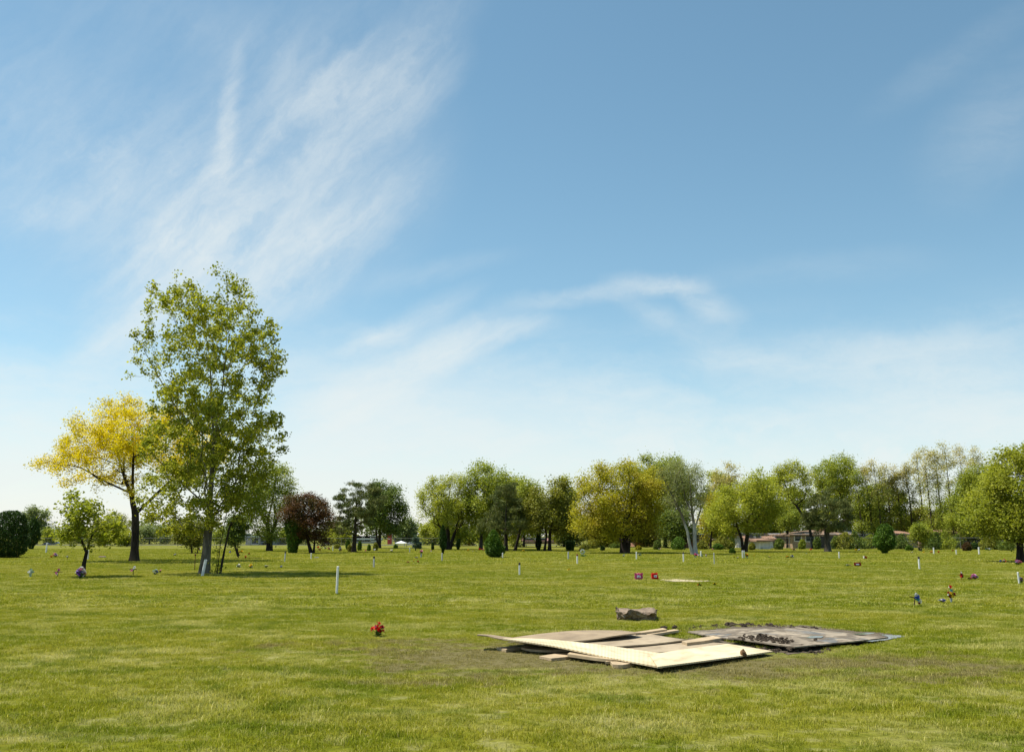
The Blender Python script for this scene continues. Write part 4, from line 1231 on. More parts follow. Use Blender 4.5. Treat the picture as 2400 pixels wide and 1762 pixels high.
def loft_sheet(name, near, far, thick, mat, label, cat, nx=28, ny=10, ripple=0.0, seed=0, group=None, size=(2.44, 1.22)):
    """a thin board between two edges given as (image x, image y, height above the ground)"""
    rng = random.Random(seed)
    A = [P(*p) for p in near]
    B = [P(*p) for p in far]

    def poly(pts, u):
        n = len(pts) - 1
        s = min(u * n, n - 1e-6)
        i = int(s)
        f = s - i
        p0, p1, p2, p3 = pts[max(i - 1, 0)], pts[i], pts[i + 1], pts[min(i + 2, n)]
        if n == 1:
            return p1.lerp(p2, f)
        return 0.5 * ((2 * p1) + (p2 - p0) * f + (2 * p0 - 5 * p1 + 4 * p2 - p3) * f * f + (3 * p1 - p0 - 3 * p2 + p3) * f ** 3)
    c = sum(A + B, Vector()) / (len(A) + len(B))
    org = Vector((c.x, c.y, 0))
    top = []
    for j in range(ny + 1):
        for i in range(nx + 1):
            u, v = i / nx, j / ny
            p = poly(A, u).lerp(poly(B, u), v)
            p = p - org
            p.z += ripple * math.sin(u * 7 + seed) * math.sin(v * 3 + seed * 2)
            top.append(p)
    n = len(top)
    vs = top + [p - Vector((0, 0, thick)) for p in top]
    fs = []
    w = nx + 1
    for j in range(ny):
        for i in range(nx):
            a = j * w + i
            fs.append((a, a + 1, a + w + 1, a + w))
            fs.append((n + a, n + a + w, n + a + w + 1, n + a + 1))
    rim = [i for i in range(w)] + [j * w + nx for j in range(1, ny + 1)] + [ny * w + i for i in range(nx - 1, -1, -1)] + [j * w for j in range(ny - 1, 0, -1)]
    for k in range(len(rim)):
        a, b = rim[k], rim[(k + 1) % len(rim)]
        fs.append((a, n + a, n + b, b))
    me = bpy.data.meshes.new(name)
    me.from_pydata([tuple(v) for v in vs], [], fs)
    uvl = me.uv_layers.new(name='UVMap')
    for lp in me.loops:
        k = lp.vertex_index % n
        uvl.data[lp.index].uv = ((k % w) / nx * size[0], (k // w) / ny * size[1])
    me.materials.append(mat)
    bm = bmesh.new()
    bm.from_mesh(me)
    bmesh.ops.recalc_face_normals(bm, faces=bm.faces)
    bm.to_mesh(me)
    bm.free()
    o = link(name, me)
    o.location = org
    return tag(o, label, cat, group)


M_CREAM = wood_sheet_mat('cream_plywood', (0.58, 0.49, 0.31), (0.68, 0.59, 0.40), (0.45, 0.35, 0.20), dots=True, rough=0.6)
M_TANPLY = wood_sheet_mat('tan_plywood', (0.23, 0.17, 0.105), (0.36, 0.28, 0.18), (0.19, 0.14, 0.09))
M_GREYPLY = wood_sheet_mat('grey_plywood', (0.31, 0.245, 0.160), (0.41, 0.335, 0.230), (0.24, 0.185, 0.12))
M_MUDPLY = wood_sheet_mat('muddy_plywood', (0.25, 0.205, 0.150), (0.34, 0.285, 0.21), (0.16, 0.128, 0.092), mud=0.58)
M_LUMBER = wood_sheet_mat('weathered_lumber', (0.36, 0.27, 0.16), (0.50, 0.39, 0.25), (0.28, 0.20, 0.12))

GB = 'plywood sheets laid over the open grave'
loft_sheet('plywood_sheet', [(1420, 1533, .032), (1500, 1531, .032), (1600, 1522, .032), (1704, 1506.5, .032)], [(1370, 1511, .032), (1450, 1504, .032), (1560, 1499, .032), (1630, 1503, .032)], .018, M_GREYPLY,
           'grey tan plywood lying lowest, just behind the cream boards', 'board', ripple=.002, seed=1, group=GB)
loft_sheet('plywood_sheet', [(1390, 1517.5, .065), (1460, 1513, .065), (1530, 1507.5, .065), (1606, 1498.5, .068)], [(1330, 1503, .075), (1400, 1494, .075), (1460, 1488, .075), (1531, 1486.5, .070)], .018, M_GREYPLY,
           'middle tan plywood with two nail marks, overlapped by the buckled board', 'board', ripple=.002, seed=2, group=GB)
loft_sheet('plywood_sheet', [(1270, 1512, .07), (1340, 1503, .10), (1400, 1496, .12), (1440, 1489, .145), (1475, 1484.5, .15), (1502, 1482, .135)], [(1180, 1496.5, .10), (1238, 1488, .12), (1292, 1481.5, .13), (1345, 1477, .135), (1400, 1476, .135), (1456, 1476.5, .125)], .018, M_TANPLY,
           'buckled tan plywood bowed up at the back of the stack', 'board', seed=3, group=GB)
loft_sheet('plywood_sheet', [(1118, 1487, .215), (1142, 1489, .205), (1172, 1496, .175), (1230, 1504.5, .13), (1300, 1514, .07)], [(1121, 1485.6, .20), (1150, 1486.5, .19), (1190, 1492, .15), (1250, 1497, .10), (1330, 1502, .055)], .014, M_TANPLY,
           'thin plywood whose curled tip sticks out at the left end', 'board', seed=4, group=GB)
loft_sheet('plywood_sheet', [(1541, 1561.6, .088), (1630, 1550, .08), (1720, 1538, .07), (1812, 1525, .06)], [(1522, 1534, .088), (1575, 1525, .08), (1640, 1516, .07), (1703, 1507.5, .06)], .018, M_CREAM,
           'bright cream stippled sheet at the right front, brown clod on its front edge', 'board', seed=5, group=GB)
loft_sheet('plywood_sheet', [(1178, 1495.5, .185), (1240, 1504, .165), (1310, 1515, .14), (1400, 1534, .10), (1470, 1547.5, .078), (1552, 1563, .064)], [(1190, 1494.2, .13), (1245, 1495.5, .13), (1300, 1498.6, .13), (1400, 1509, .12), (1470, 1518.5, .09), (1555, 1531, .064)], .018, M_CREAM,
           'bright cream stippled sheet at left front, its left end propped up', 'board', seed=6, group=GB)


def plank(label, near, far, thick, mat=M_LUMBER, group='loose planks round the boards', **kw):
    return loft_sheet('wooden_plank', near, far, thick, mat, label, 'plank', nx=10, ny=3, group=group, size=(1.6, 0.15), **kw)


plank('short thick plank with a dark end pointing right between the two board stacks', [(1610, 1505.5, .075), (1650, 1501, .075), (1691, 1494, .075)], [(1598, 1501.5, .075), (1635, 1495, .075), (1672, 1489.7, .075)], .045)
plank('back plank with a clod of earth on its far end', [(1490, 1484, .10), (1530, 1478.5, .10), (1563, 1473.5, .10)], [(1482, 1481, .10), (1522, 1475.5, .10), (1553, 1471, .10)], .04)
plank('back plank resting just in front of the one with the clod', [(1520, 1487, .07), (1555, 1481.5, .07), (1592, 1475.6, .07)], [(1508, 1484, .07), (1545, 1479, .07), (1580, 1474, .07)], .035)
plank('small square plank end at the far left under the propped cream sheet', [(1186, 1521.5, .04), (1205, 1519, .04), (1221, 1517, .04)], [(1164, 1516.5, .04), (1185, 1514.5, .04), (1203, 1513, .04)], .038)
plank('bent dark edged plank under the propped cream sheet', [(1222, 1516, .06), (1245, 1521, .05), (1290, 1523, .05), (1332, 1521, .06)], [(1235, 1512, .06), (1260, 1516, .05), (1300, 1517.5, .05), (1335, 1516, .06)], .03)
plank('split plank end pointing left below the cream sheet', [(1292, 1542, .04), (1325, 1538.5, .04), (1352, 1534.5, .04)], [(1264, 1536.5, .04), (1298, 1531.5, .04), (1330, 1528, .04)], .035)
plank('long plank running along the front left edge of the cream sheet', [(1330, 1531.5, .085), (1375, 1538, .08), (1420, 1543.5, .075), (1452, 1545.5, .07)], [(1338, 1526, .085), (1385, 1531, .08), (1430, 1537, .075), (1465, 1541, .07)], .035)
plank('upper thin slat at the front corner of the cream sheet', [(1418, 1550, .05), (1445, 1547.5, .055), (1470, 1545, .055)], [(1428, 1544, .05), (1450, 1541, .055), (1474, 1540, .055)], .03)
plank('stubby block of plank lowest at the front corner of the cream sheet', [(1436, 1556, .05), (1460, 1557, .05), (1487, 1551.5, .05)], [(1430, 1549, .05), (1458, 1547, .05), (1486, 1546, .05)], .045)

# --- muddy boards, mud and puddle on the right
GM = 'muddy plywood sheets on the right'
loft_sheet('plywood_sheet', [(1612, 1478.6, .05), (1640, 1484.5, .05), (1672, 1491, .05), (1720, 1497, .05)], [(1725, 1472.5, .05), (1780, 1472, .05), (1840, 1474, .05), (1880, 1478, .05)], .018, M_MUDPLY,
           'muddy grey plywood at the back left of the wet pair', 'board', seed=7, group=GM)
loft_sheet('plywood_sheet', [(1862, 1514.5, .085), (1930, 1508.5, .08), (2010, 1500.5, .07), (2082, 1492.5, .065)], [(1706, 1492.5, .10), (1760, 1484, .09), (1815, 1475.5, .08), (1866, 1469, .075)], .018, M_MUDPLY,
           'wet mud smeared plywood with a ridge of dark clods beside the puddle', 'board', ripple=.004, seed=8, group=GM)


def earth_mat(name, c1, c2, rough=0.9):
    m, t, out = new_mat(name)
    pos = t.add('ShaderNodeNewGeometry').outputs['Position']
    n = t.noise(pos, 9.0, 8.0, 0.75)
    c = t.mix(t.rng(n, 0.35, 0.68), c1, c2)
    b = principled(t, c, rough, t.bump(t.noise(pos, 24.0, 6.0, 0.75), 0.9, 0.03), 0.2)
    t.l.new(b.outputs[0], out.inputs[0])
    return m


M_MUD = earth_mat('mud', (0.070, 0.055, 0.038), (0.160, 0.130, 0.090))
M_CLOD = earth_mat('clod_earth', (0.035, 0.026, 0.018), (0.090, 0.066, 0.044))
M_SAND = earth_mat('dry_soil', (0.34, 0.29, 0.18), (0.50, 0.43, 0.28))


def patch(name, pts, mat, z, seed, jag=0.06, kind='structure', sub=10):
    """flat irregular sheet of soil or water laid on the ground"""
    rng = random.Random(seed)
    ring = []
    for i in range(len(pts)):
        a, b = P(*pts[i]), P(*pts[(i + 1) % len(pts)])
        for k in range(sub):
            q = a.lerp(b, k / sub)
            ring.append((q.x + rng.uniform(-jag, jag), q.y + rng.uniform(-jag, jag) * 1.6, z))
    mb = MB()
    mb.add(ring, [tuple(range(len(ring)))])
    o = mb.build(name, mat)
    bm = bmesh.new()
    bm.from_mesh(o.data)
    bmesh.ops.triangulate(bm, faces=bm.faces)
    bmesh.ops.recalc_face_normals(bm, faces=bm.faces)
    for f in bm.faces:
        if f.normal.z < 0:
            f.normal_flip()
    bm.to_mesh(o.data)
    bm.free()
    return tag(o, kind=kind)


patch('mud', [(1590, 1478), (1640, 1470), (1760, 1465), (1900, 1466), (1990, 1475), (2080, 1484), (2120, 1492), (2050, 1505), (1960, 1518), (1930, 1527), (1840, 1533), (1800, 1524), (1730, 1503), (1670, 1496)], M_MUD, .004, 3)
patch('grave_soil', [(1190, 1504), (1330, 1524), (1440, 1545), (1540, 1557), (1640, 1544), (1800, 1522), (1700, 1500), (1600, 1495), (1500, 1486), (1300, 1492)], M_MUD, .005, 4, jag=.03)
patch('bare_soil_strip', [(1545, 1359.5), (1556, 1356.6), (1600, 1358), (1640, 1359.4), (1668, 1361.4), (1640, 1363.6), (1580, 1362.6)], M_SAND, .012, 5, jag=.05)
wm, wt, wo = new_mat('puddle_water')
wb = principled(wt, (0.045, 0.04, 0.034), 0.06, wt.bump(wt.noise(wt.add('ShaderNodeNewGeometry').outputs['Position'], 6.0, 2.0), 0.02, 0.01), 0.5)
wt.l.new(wb.outputs[0], wo.inputs[0])
patch('puddle', [(1905, 1516), (1940, 1509), (2010, 1502), (2080, 1493), (2060, 1487), (2110, 1489), (2122, 1492), (2090, 1498), (2050, 1504), (2000, 1512), (1950, 1517)], wm, .010, 6, jag=.02)
# shallow films of water standing on the wet board
patch('water_film', [(1885, 1507.5), (1905, 1503), (1930, 1503.5), (1925, 1507.5), (1900, 1509)], wm, .088, 7, jag=.01, sub=4)
patch('water_film', [(2000, 1497.5), (2020, 1493.5), (2050, 1494), (2050, 1496), (2020, 1499)], wm, .078, 8, jag=.01, sub=4)


def clods():
    rnd = random.Random(11)
    mb = MB()
    spots = []
    for k in range(110):                         # ridge behind the back board
        u = rnd.random()
        spots.append((1615 + u * 300, 1471 - 6 * math.sin(PI * min(1, u * 1.1)) + rnd.uniform(-3, 3), rnd.uniform(.01, .035), 0.0))
    for k in range(10):
        spots.append((1700 + rnd.uniform(-50, 60), 1466 + rnd.uniform(-2, 3), rnd.uniform(.035, .075), 0.0))
    for k in range(120):                         # ridge on the wet board
        u = rnd.random()
        spots.append((1738 + u * 110 + rnd.gauss(0, 8), 1493 + u * 10 + rnd.gauss(0, 3), rnd.uniform(.008, .03), .09))
    for cx, cy, r in ((1782, 1492, .055), (1806, 1495, .045), (1762, 1493, .04), (1832, 1496, .035), (1911, 1499, .025), (1795, 1490, .03)):
        spots.append((cx, cy, r, .10))
    for k in range(110):                         # loose earth at the near corner
        spots.append((1862 + rnd.gauss(0, 40), 1521 + rnd.gauss(0, 4.5), rnd.uniform(.012, .04), 0.0))
    for cx, cy, r in ((1832, 1518, .06), (1880, 1520, .06), (1850, 1523, .05), (1557, 1472, .05), (1580, 1471, .04)):
        spots.append((cx, cy, r, 0.03))
    for k in range(18):
        spots.append((1600 + rnd.gauss(0, 24), 1473 + rnd.gauss(0, 2), rnd.uniform(.01, .03), 0.0))
    for (px, py, r, z) in spots:
        c = P(px, py, z)
        for q in range(3):
            e = r * (.85 if q == 0 else rnd.uniform(.3, .6))
            mb.ball((c.x + rnd.uniform(-1, 1) * r * .8 * (q > 0), c.y + rnd.uniform(-1, 1) * r * .8 * (q > 0), z + e * .3), (e * rnd.uniform(.8, 1.5), e * rnd.uniform(.8, 1.3), e * rnd.uniform(.5, .9)), 7, 5, 0.42, rnd)
    o = mb.build('earth_clods', M_CLOD)
    return tag(o, 'dark crumbled clods of earth heaped on and around the muddy boards', 'earth', kind='stuff')


clods()
cb = MB()
rr_ = random.Random(5)
q = P(1742, 1536, .06)
cb.ball((0, 0, .035), (.034, .03, .045), 9, 7, .25, rr_)
cb.ball((.028, .0, .012), (.022, .022, .022), 8, 6, .25, rr_)
o = cb.build('earth_clod', earth_mat('brown_clod', (0.10, 0.055, 0.025), (0.24, 0.14, 0.07)), loc=q)
tag(o, 'single brown clod sitting on the front edge of the bright cream sheet', 'clod')


# --- broken concrete slab
def concrete_slab():
    m, t, out = new_mat('broken_concrete')
    tcn = t.add('ShaderNodeTexCoord').outputs['Object']
    g = t.add('ShaderNodeNewGeometry')
    n = t.noise(tcn, 7.0, 8.0, 0.75)
    v = t.voronoi(tcn, 26.0)
    c = t.mix(t.rng(n, 0.35, 0.68), (0.135, 0.098, 0.066), (0.32, 0.25, 0.18))
    c = t.mix(t.math('MULTIPLY', t.rng(v, 0.25, 0.0), 0.55), c, (0.44, 0.36, 0.28))
    c = t.mix(t.rng(t.noise(tcn, 3.0, 4.0), 0.58, 0.7, 0, .6), c, (0.10, 0.08, 0.06))
    b = principled(t, c, 0.9, t.bump(v, 1.0, 0.02), 0.2)
    t.l.new(b.outputs[0], out.inputs[0])
    a, bq = P(1455, 1455), P(1536, 1452)
    ctr = (a + bq) / 2 + Vector((0, 0.30, 0))
    L = (bq - a).length
    bm = bmesh.new()
    bmesh.ops.create_cube(bm, size=1.0)
    bmesh.ops.subdivide_edges(bm, edges=bm.edges[:], cuts=13, use_grid_fill=True)
    from mathutils import noise as mn
    rz = Matrix.Rotation(R(-7), 4, 'Z')
    for vt in bm.verts:
        p = vt.co.copy()
        side = max(abs(p.x), abs(p.y)) > 0.49
        u = p.z
        p = Vector((p.x * (L + .02) * (1.0 - 0.10 * (0.5 - u)), p.y * 0.95 * (1 - .30 * (.5 - u)), (p.z + .5) * 0.175))
        if p.x < -L * .3 and vt.co.y < 0:
            p.y += (-L * .3 - p.x) * .9
        if side:
            d = mn.noise_vector(p * 5 + Vector((3, 1, 8))) * 0.085 + mn.noise_vector(p * 14) * 0.04 + mn.noise_vector(p * 34) * 0.018
        else:
            d = mn.noise_vector(p * 9) * 0.008
        if vt.co.z < -.4:
            d.z = abs(d.z) * .4
        p += d
        vt.co = rz @ p
    me = bpy.data.meshes.new('concrete_slab')
    bm.to_mesh(me)
    bm.free()
    me.materials.append(m)
    o = link('concrete_slab', me, loc=(ctr.x, ctr.y, -.01))
    tag(o, 'rough broken concrete slab lying on the grass behind the boards', 'slab')


concrete_slab()

# ------------------------------------------------------------------ flowers and grave markers
FC = {'red': (0.66, 0.012, 0.016), 'darkred': (0.26, 0.008, 0.012), 'pink': (0.70, 0.22, 0.36), 'hotpink': (0.68, 0.10, 0.28), 'lilac': (0.50, 0.34, 0.58), 'purple': (0.25, 0.10, 0.42), 'white': (0.80, 0.79, 0.74),
      'cream': (0.80, 0.74, 0.52), 'yellow': (0.80, 0.55, 0.02), 'orange': (0.78, 0.27, 0.02), 'blue': (0.05, 0.09, 0.38), 'lavender': (0.33, 0.32, 0.62), 'teal': (0.10, 0.36, 0.36), 'rust': (0.36, 0.10, 0.03), 'palegreen': (0.42, 0.55, 0.40)}
FM = {k: plain(k + '_petal', v, 0.6, 0.25, 9.0, 0.2, 0.1) for k, v in FC.items()}
M_STEM = leaf_mat('flower_leaf', (0.020, 0.060, 0.014), (0.060, 0.12, 0.025), None, 0.25)
M_WHITE = plain('white_plastic', (0.78, 0.78, 0.76), 0.45, 0.18, 9.0, 0.4)
M_GREYP = plain('grey_plastic', (0.50, 0.51, 0.52), 0.5, 0.25, 9.0, 0.35)
M_CAP = plain('dark_cap', (0.035, 0.025, 0.022), 0.6, 0.3)
M_REDCAP = plain('red_cap', (0.20, 0.03, 0.02), 0.6, 0.3)
M_CROSS = plain('brown_cross_wood', (0.085, 0.035, 0.020), 0.75, 0.4, 12.0)
M_VASE = plain('grey_blue_vase', (0.34, 0.40, 0.46), 0.4, 0.25, 8.0, 0.4)
M_STONE = plain('flat_stone', (0.34, 0.34, 0.33), 0.8, 0.3, 8.0)
M_RUST = plain('rusty_rod', (0.12, 0.05, 0.03), 0.8, 0.4, 15.0)
BLOOM = {}


def bloom_mesh(col):
    """a full double blossom of three whorls of curled petals, radius one"""
    if col in BLOOM:
        return BLOOM[col]
    rnd = random.Random(hash(col) % 1000 + len(col))
    mb = MB()
    for (k, tilt, r, z) in ((7, 0.15, 1.0, 0.0), (6, 0.75, 0.78, 0.12), (5, 1.2, 0.5, 0.2)):
        for i in range(k):
            th = 2 * PI * i / k + tilt * 3 + rnd.uniform(-.2, .2)
            rot = Matrix.Rotation(th, 4, 'Z') @ Matrix.Rotation(-tilt + rnd.uniform(-.15, .15), 4, 'Y')
            w = 0.5 * r
            pts = [(0.05, -0.1 * w, 0), (0.05, 0.1 * w, 0), (0.55 * r, w, 0.12 * r), (0.55 * r, 0, -0.05 * r), (0.55 * r, -w, 0.12 * r), (r, 0.55 * w, 0.02), (r * 1.04, 0, -0.10), (r, -0.55 * w, 0.02)]
            pts = [rot @ Vector(p) + Vector((0, 0, z)) for p in pts]
            mb.add(pts, [(0, 3, 2, 1), (0, 4, 3), (3, 6, 5, 2), (4, 7, 6, 3)])
    mb.ball((0, 0, .22), (.3, .3, .26), 6, 4, .1, rnd)
    me = mb.mesh('blossom')
    me.materials.append(FM[col])
    BLOOM[col] = me
    return me


def leaf_tuft(rnd, w, h, n, length):
    V = []
    mb = MB()
    for i in range(n):
        th = rnd.uniform(0, 2 * PI)
        r = w * .5 * rnd.uniform(.1, 1)
        z = h * rnd.uniform(.0, .75)
        b = Vector((r * .3 * math.cos(th), r * .3 * math.sin(th), z * .5))
        tip = Vector((r * 1.25 * math.cos(th), r * 1.25 * math.sin(th), z + length * rnd.uniform(-.1, .5)))
        s = Vector((-math.sin(th), math.cos(th), 0)) * length * .22
        mid = b.lerp(tip, .5) + Vector((0, 0, length * .18))
        mb.add([b, mid - s, tip, mid + s], [(0, 1, 2), (0, 2, 3)])
    return mb


def blossoms(root, rnd, spots, rad):
    for (x, y, z, col, s) in spots:
        o = link('blossom', bloom_mesh(col), root)
        o.location = (x, y, z)
        o.scale = (rad * s, rad * s, rad * s)
        o.rotation_euler = (rnd.uniform(-.2, .9), rnd.uniform(-.5, .5), rnd.uniform(0, 6))


def bouquet(label, px, py, wpx, hpx, cols, n=7, group='flower bouquets on the graves', seed=0, leaves=True, cat='flowers', vase=None, lie=False):
    rnd = random.Random(seed * 7 + int(px))
    g = P(px, py)
    s = g.y / FPX
    w, h = wpx * s, max(hpx * s, 0.06)
    root = thing('flower_bouquet', label, cat, g, 0, group)
    z0 = 0.0
    if vase:
        vh = h * vase
        mb = MB()
        mb.tube([(0, 0, -.02), (0, 0, vh * .3), (0, 0, vh)], [w * .14, w * .16, w * .24], 10)
        mb.build('vase', M_VASE, root, smooth=False)
        z0 = vh * .8
    rad = max(0.035, min(w, h - z0) * (0.30 if n > 3 else .42))
    sp = []
    for i in range(n):
        th = 2 * PI * i / n * 2.4 + rnd.uniform(-.4, .4)
        u = math.sqrt((i + .5) / n)
        x = (w * .5 - rad * .6) * u * math.cos(th)
        y = (w * .42 - rad * .5) * u * math.sin(th)
        z = z0 + (h - z0 - rad * .35) * (1 - .55 * u * u) * rnd.uniform(.82, 1.02)
        sp.append((x, y, max(z, rad * .4), cols[i % len(cols)], rnd.uniform(.8, 1.2)))
    blossoms(root, rnd, sp, rad)
    if leaves:
        o = leaf_tuft(rnd, w, max(h - z0, .1), 26, max(.07, w * .32))
        lf = o.build('leaves', M_STEM, root)
        lf.location = (0, 0, z0 * .9)
        if not vase:
            st = MB()
            for (x, y, z, c, s_) in sp:
                st.tube([(x * .15, y * .15, -.03), (x * .6, y * .6, z * .6), (x, y, z)], .006, 3)
            st.build('stems', M_STEM, root)
    return root


def cross(label, px, py, hpx, flowers, wpx=None, lean=0.0, rz=0.1, mat=None, group='flower decked crosses'):
    rnd = random.Random(int(px))
    g = P(px, py)
    s = g.y / FPX
    h = hpx * s
    w = (wpx or hpx * .85) * s
    t = max(.022, h * .075)
    root = thing('memorial_cross', label, 'cross', g, rz, group)
    root.rotation_euler = (0, lean, rz)
    mb = MB()
    mb.box((0, 0, h * .46), (t, t * .6, h * 1.08))
    mb.box((0, -t * .61, h * .68), (w, t * .6, t))
    mb.build('cross', mat or M_CROSS, root, bevel=.003)
    rad = max(.04, h * .13)
    sp = [(x * h, -t * 1.2 - rad * .3, z * h, c, k) for (x, z, c, k) in flowers]
    for (x, y, z, col, k) in sp:
        o = link('blossom', bloom_mesh(col), root)
        o.location = (x, y, z)
        o.scale = (rad * k,) * 3
        o.rotation_euler = (1.35 + rnd.uniform(-.3, .2), rnd.uniform(-.3, .3), rnd.uniform(-.4, .4))
    lm = leaf_tuft(rnd, w * .55, h * .3, 12, h * .22)
    lf = lm.build('leaves', M_STEM, root)
    lf.location = (0, -t, h * .5)
    return root


def post(label, px, ptop, pbase, wpx, cap=None, lean=0.0, mat=None, rz=0.2, group='section marker posts on the lawn'):
    g = P(px, pbase)
    s = g.y / FPX
    h, w = (pbase - ptop) * s, max(wpx * s, .045)
    root = thing('marker_post', label, 'post', g, rz, group)
    root.rotation_euler = (0, lean, rz)
    mb = MB()
    n = 12
    mb.tube([(0, 0, -.1), (0, 0, h * .5), (0, 0, h - (.08 if cap else .0))], w / 2, n)
    mb.build('post', mat or M_WHITE, root)
    if cap:
        mb = MB()
        mb.tube([(0, 0, h - .10), (0, 0, h - .01), (0, 0, h)], [w * .56, w * .56, w * .4], n)
        mb.build('cap', cap, root)
    else:
        mb = MB()
        mb.tube([(0, 0, h - .005), (0, 0, h + .012), (0, 0, h + .022)], [w * .54, w * .54, w * .3], n)
        mb.build('cap', mat or M_WHITE, root)
    return root


def flower_block(label, px, py, wpx, hpx, col, rz=0.0, card=True):
    """upright rectangular wreath of blossoms with a pale card in the middle on a wire easel"""
    rnd = random.Random(int(px))
    g = P(px, py)
    s = g.y / FPX
    w, h = wpx * s, hpx * s
    root = thing('memorial_block', label, 'wreath', g, rz, 'upright flower blocks')
    mb = MB()
    lift_ = h * .12
    mb.box((0, .05, h * .5 + lift_), (w * .94, .10, h * .86))
    mb.build('backing', FM[col], root, bevel=.02)
    rad = h * .17
    nx, nz = 6, 4
    for i in range(nx):
        for j in range(nz):
            x = (i / (nx - 1) - .5) * (w - rad)
            z = lift_ + rad * .6 + j / (nz - 1) * (h - rad * 1.2)
            if card and abs(x) < w * .26 and abs(z - lift_ - h * .46) < h * .2:
                continue
            o = link('blossom', bloom_mesh(col), root)
            o.location = (x, -.02, z)
            o.scale = (rad * rnd.uniform(.85, 1.15),) * 3
            o.rotation_euler = (1.45, rnd.uniform(-.3, .3), rnd.uniform(0, 6))
    if card:
        mb = MB()
        mb.box((0, -.045, lift_ + h * .46), (w * .48, .02, h * .36))
        mb.build('card', M_WHITE, root, bevel=.004)
        mb = MB()
        mb.ball((0, -.058, lift_ + h * .46), (w * .14, .008, h * .11), 8, 5)
        mb.build('emblem', FM['lavender'], root)
    for sx in (-1, 1):
        mb = MB()
        mb.tube([(sx * w * .4, .06, -.06), (sx * w * .38, .06, h * .3)], .012, 6)
        mb.tube([(sx * w * .4, .22, -.04), (sx * w * .38, .07, h * .6)], .008, 6)
        mb.build('leg', M_GREYP, root)
    return root


def wreath(label, px, py, wpx, hpx, cols, n=12, group='ring wreaths on the graves'):
    rnd = random.Random(int(px))
    g = P(px, py)
    s = g.y / FPX
    w, h = wpx * s, hpx * s
    root = thing('flower_wreath', label, 'wreath', g, 0, group)
    mb = MB()
    ring = [(math.cos(a) * w * .36, 0, h * .5 + math.sin(a) * h * .36) for a in np.linspace(0, 2 * PI, 21)]
    mb.tube(ring, w * .09, 6, cap=False)
    mb.build('ring', M_STEM, root)
    for i in range(n):
        a = 2 * PI * i / n
        o = link('blossom', bloom_mesh(cols[i % len(cols)]), root)
        o.location = (math.cos(a) * w * .36, -w * .1, h * .5 + math.sin(a) * h * .36)
        o.scale = (w * .155 * rnd.uniform(.8, 1.2),) * 3
        o.rotation_euler = (1.3, 0, rnd.uniform(-.5, .5))
    mb = MB()
    for sx in (-1, 1):
        mb.tube([(sx * w * .3, .08, -.05), (0, .05, h * .8)], .01, 5)
    mb.build('stand', M_STEM, root)
    return root


# the near red roses
rr = thing('flower_bouquet', 'bunch of red artificial roses with dark leaves alone in the near lawn', 'flowers', P(884, 1491), 0, 'flower bouquets on the graves')
rnd = random.Random(4)
k = P(884, 1491).y / FPX
RS = [(-.5, 22, 'red', 0, 1.1), (12, 12, 'red', -2, 1.05), (7, 17, 'red', -6, 1.15), (2, 14, 'red', -8, 1.1), (10, 20, 'darkred', 4, 1.0), (-10, 17, 'red', -2, 1.1), (2, 27.5, 'red', 2, 1.15), (-3, 18, 'red', 5, 1.0), (6, 12, 'darkred', -4, .9), (-4.5, 22.5, 'pink', -4, .5)]
for (x, z, col, y, s_) in RS:
    o = link('rose', bloom_mesh(col), rr)
    o.location = (x * k, y * k, z * k)
    o.scale = (6.0 * k * s_,) * 3
    o.rotation_euler = (rnd.uniform(.3, 1.0), rnd.uniform(-.5, .5), rnd.uniform(0, 6))
lm = leaf_tuft(rnd, 24 * k, 13 * k, 46, 9 * k)
lm.build('leaves', M_STEM, rr)
st = MB()
for (x, z, col, y, s_) in RS:
    st.tube([(0, 0, -.05), (x * .5 * k, y * .5 * k, z * .5 * k), (x * k, y * k, z * k)], .004, 4)
st.build('stems', M_STEM, rr)

# left part of the lawn
cross('pale cross overgrown with white and grey green flowers, leftmost of the row', 72, 1353, 19, [(0, .9, 'palegreen', 1.3), (-.22, .68, 'white', 1.2), (.2, .68, 'palegreen', 1.2), (0, .66, 'white', 1.2), (0, .4, 'palegreen', 1.2), (0, .2, 'palegreen', 1)], mat=M_GREYP)
cross('brown cross with pink flowers left of the young maple', 135, 1353, 19, [(.12, .92, 'pink', 1.2), (-.15, .55, 'pink', 1.2), (-.05, .42, 'white', 1)], wpx=19)
cross('brown cross with white and pink flowers right of the young maple', 312, 1348, 20, [(.14, .92, 'white', 1.3), (-.14, .58, 'pink', 1.2), (.03, .72, 'white', .8)], wpx=17)
cross('small black cross with one white flower left of the young maple trunk', 158, 1312, 11, [(-.04, .75, 'white', 1.3)], wpx=9, mat=M_CAP)
bouquet('wreath like bunch of white and purple flowers at the foot of the young maple', 188, 1357, 23, 27, ['white', 'lilac', 'white', 'purple', 'lavender', 'pink', 'white'], 14)
bouquet('mint green and white flower bunch beside the dark cross flowers under the poplar', 363, 1346, 16, 12, ['palegreen', 'white', 'palegreen', 'lavender'], 7)
bouquet('single dusky pink flower on a stem right of the mint green bunch', 375, 1344, 6, 11, ['pink', 'darkred'], 2)
bouquet('orange flower left of a lilac bouquet near the left shrubs', 120, 1307, 6, 5, ['orange'], 3)
bouquet('lilac pink bouquet leaning beside the orange flower', 129, 1306, 12, 10, ['lilac', 'pink', 'lilac'], 6)
bouquet('white artificial bouquet, leftmost of four bunches right of the poplar', 559, 1331, 10, 9, ['white', 'palegreen', 'white'], 6)
bouquet('yellow and white bouquet, second of four bunches right of the poplar', 587, 1332, 10, 10, ['yellow', 'white', 'yellow', 'orange'], 6)
bouquet('cream white bouquet, third of four bunches right of the poplar', 624, 1331, 9, 8, ['cream', 'white'], 5)
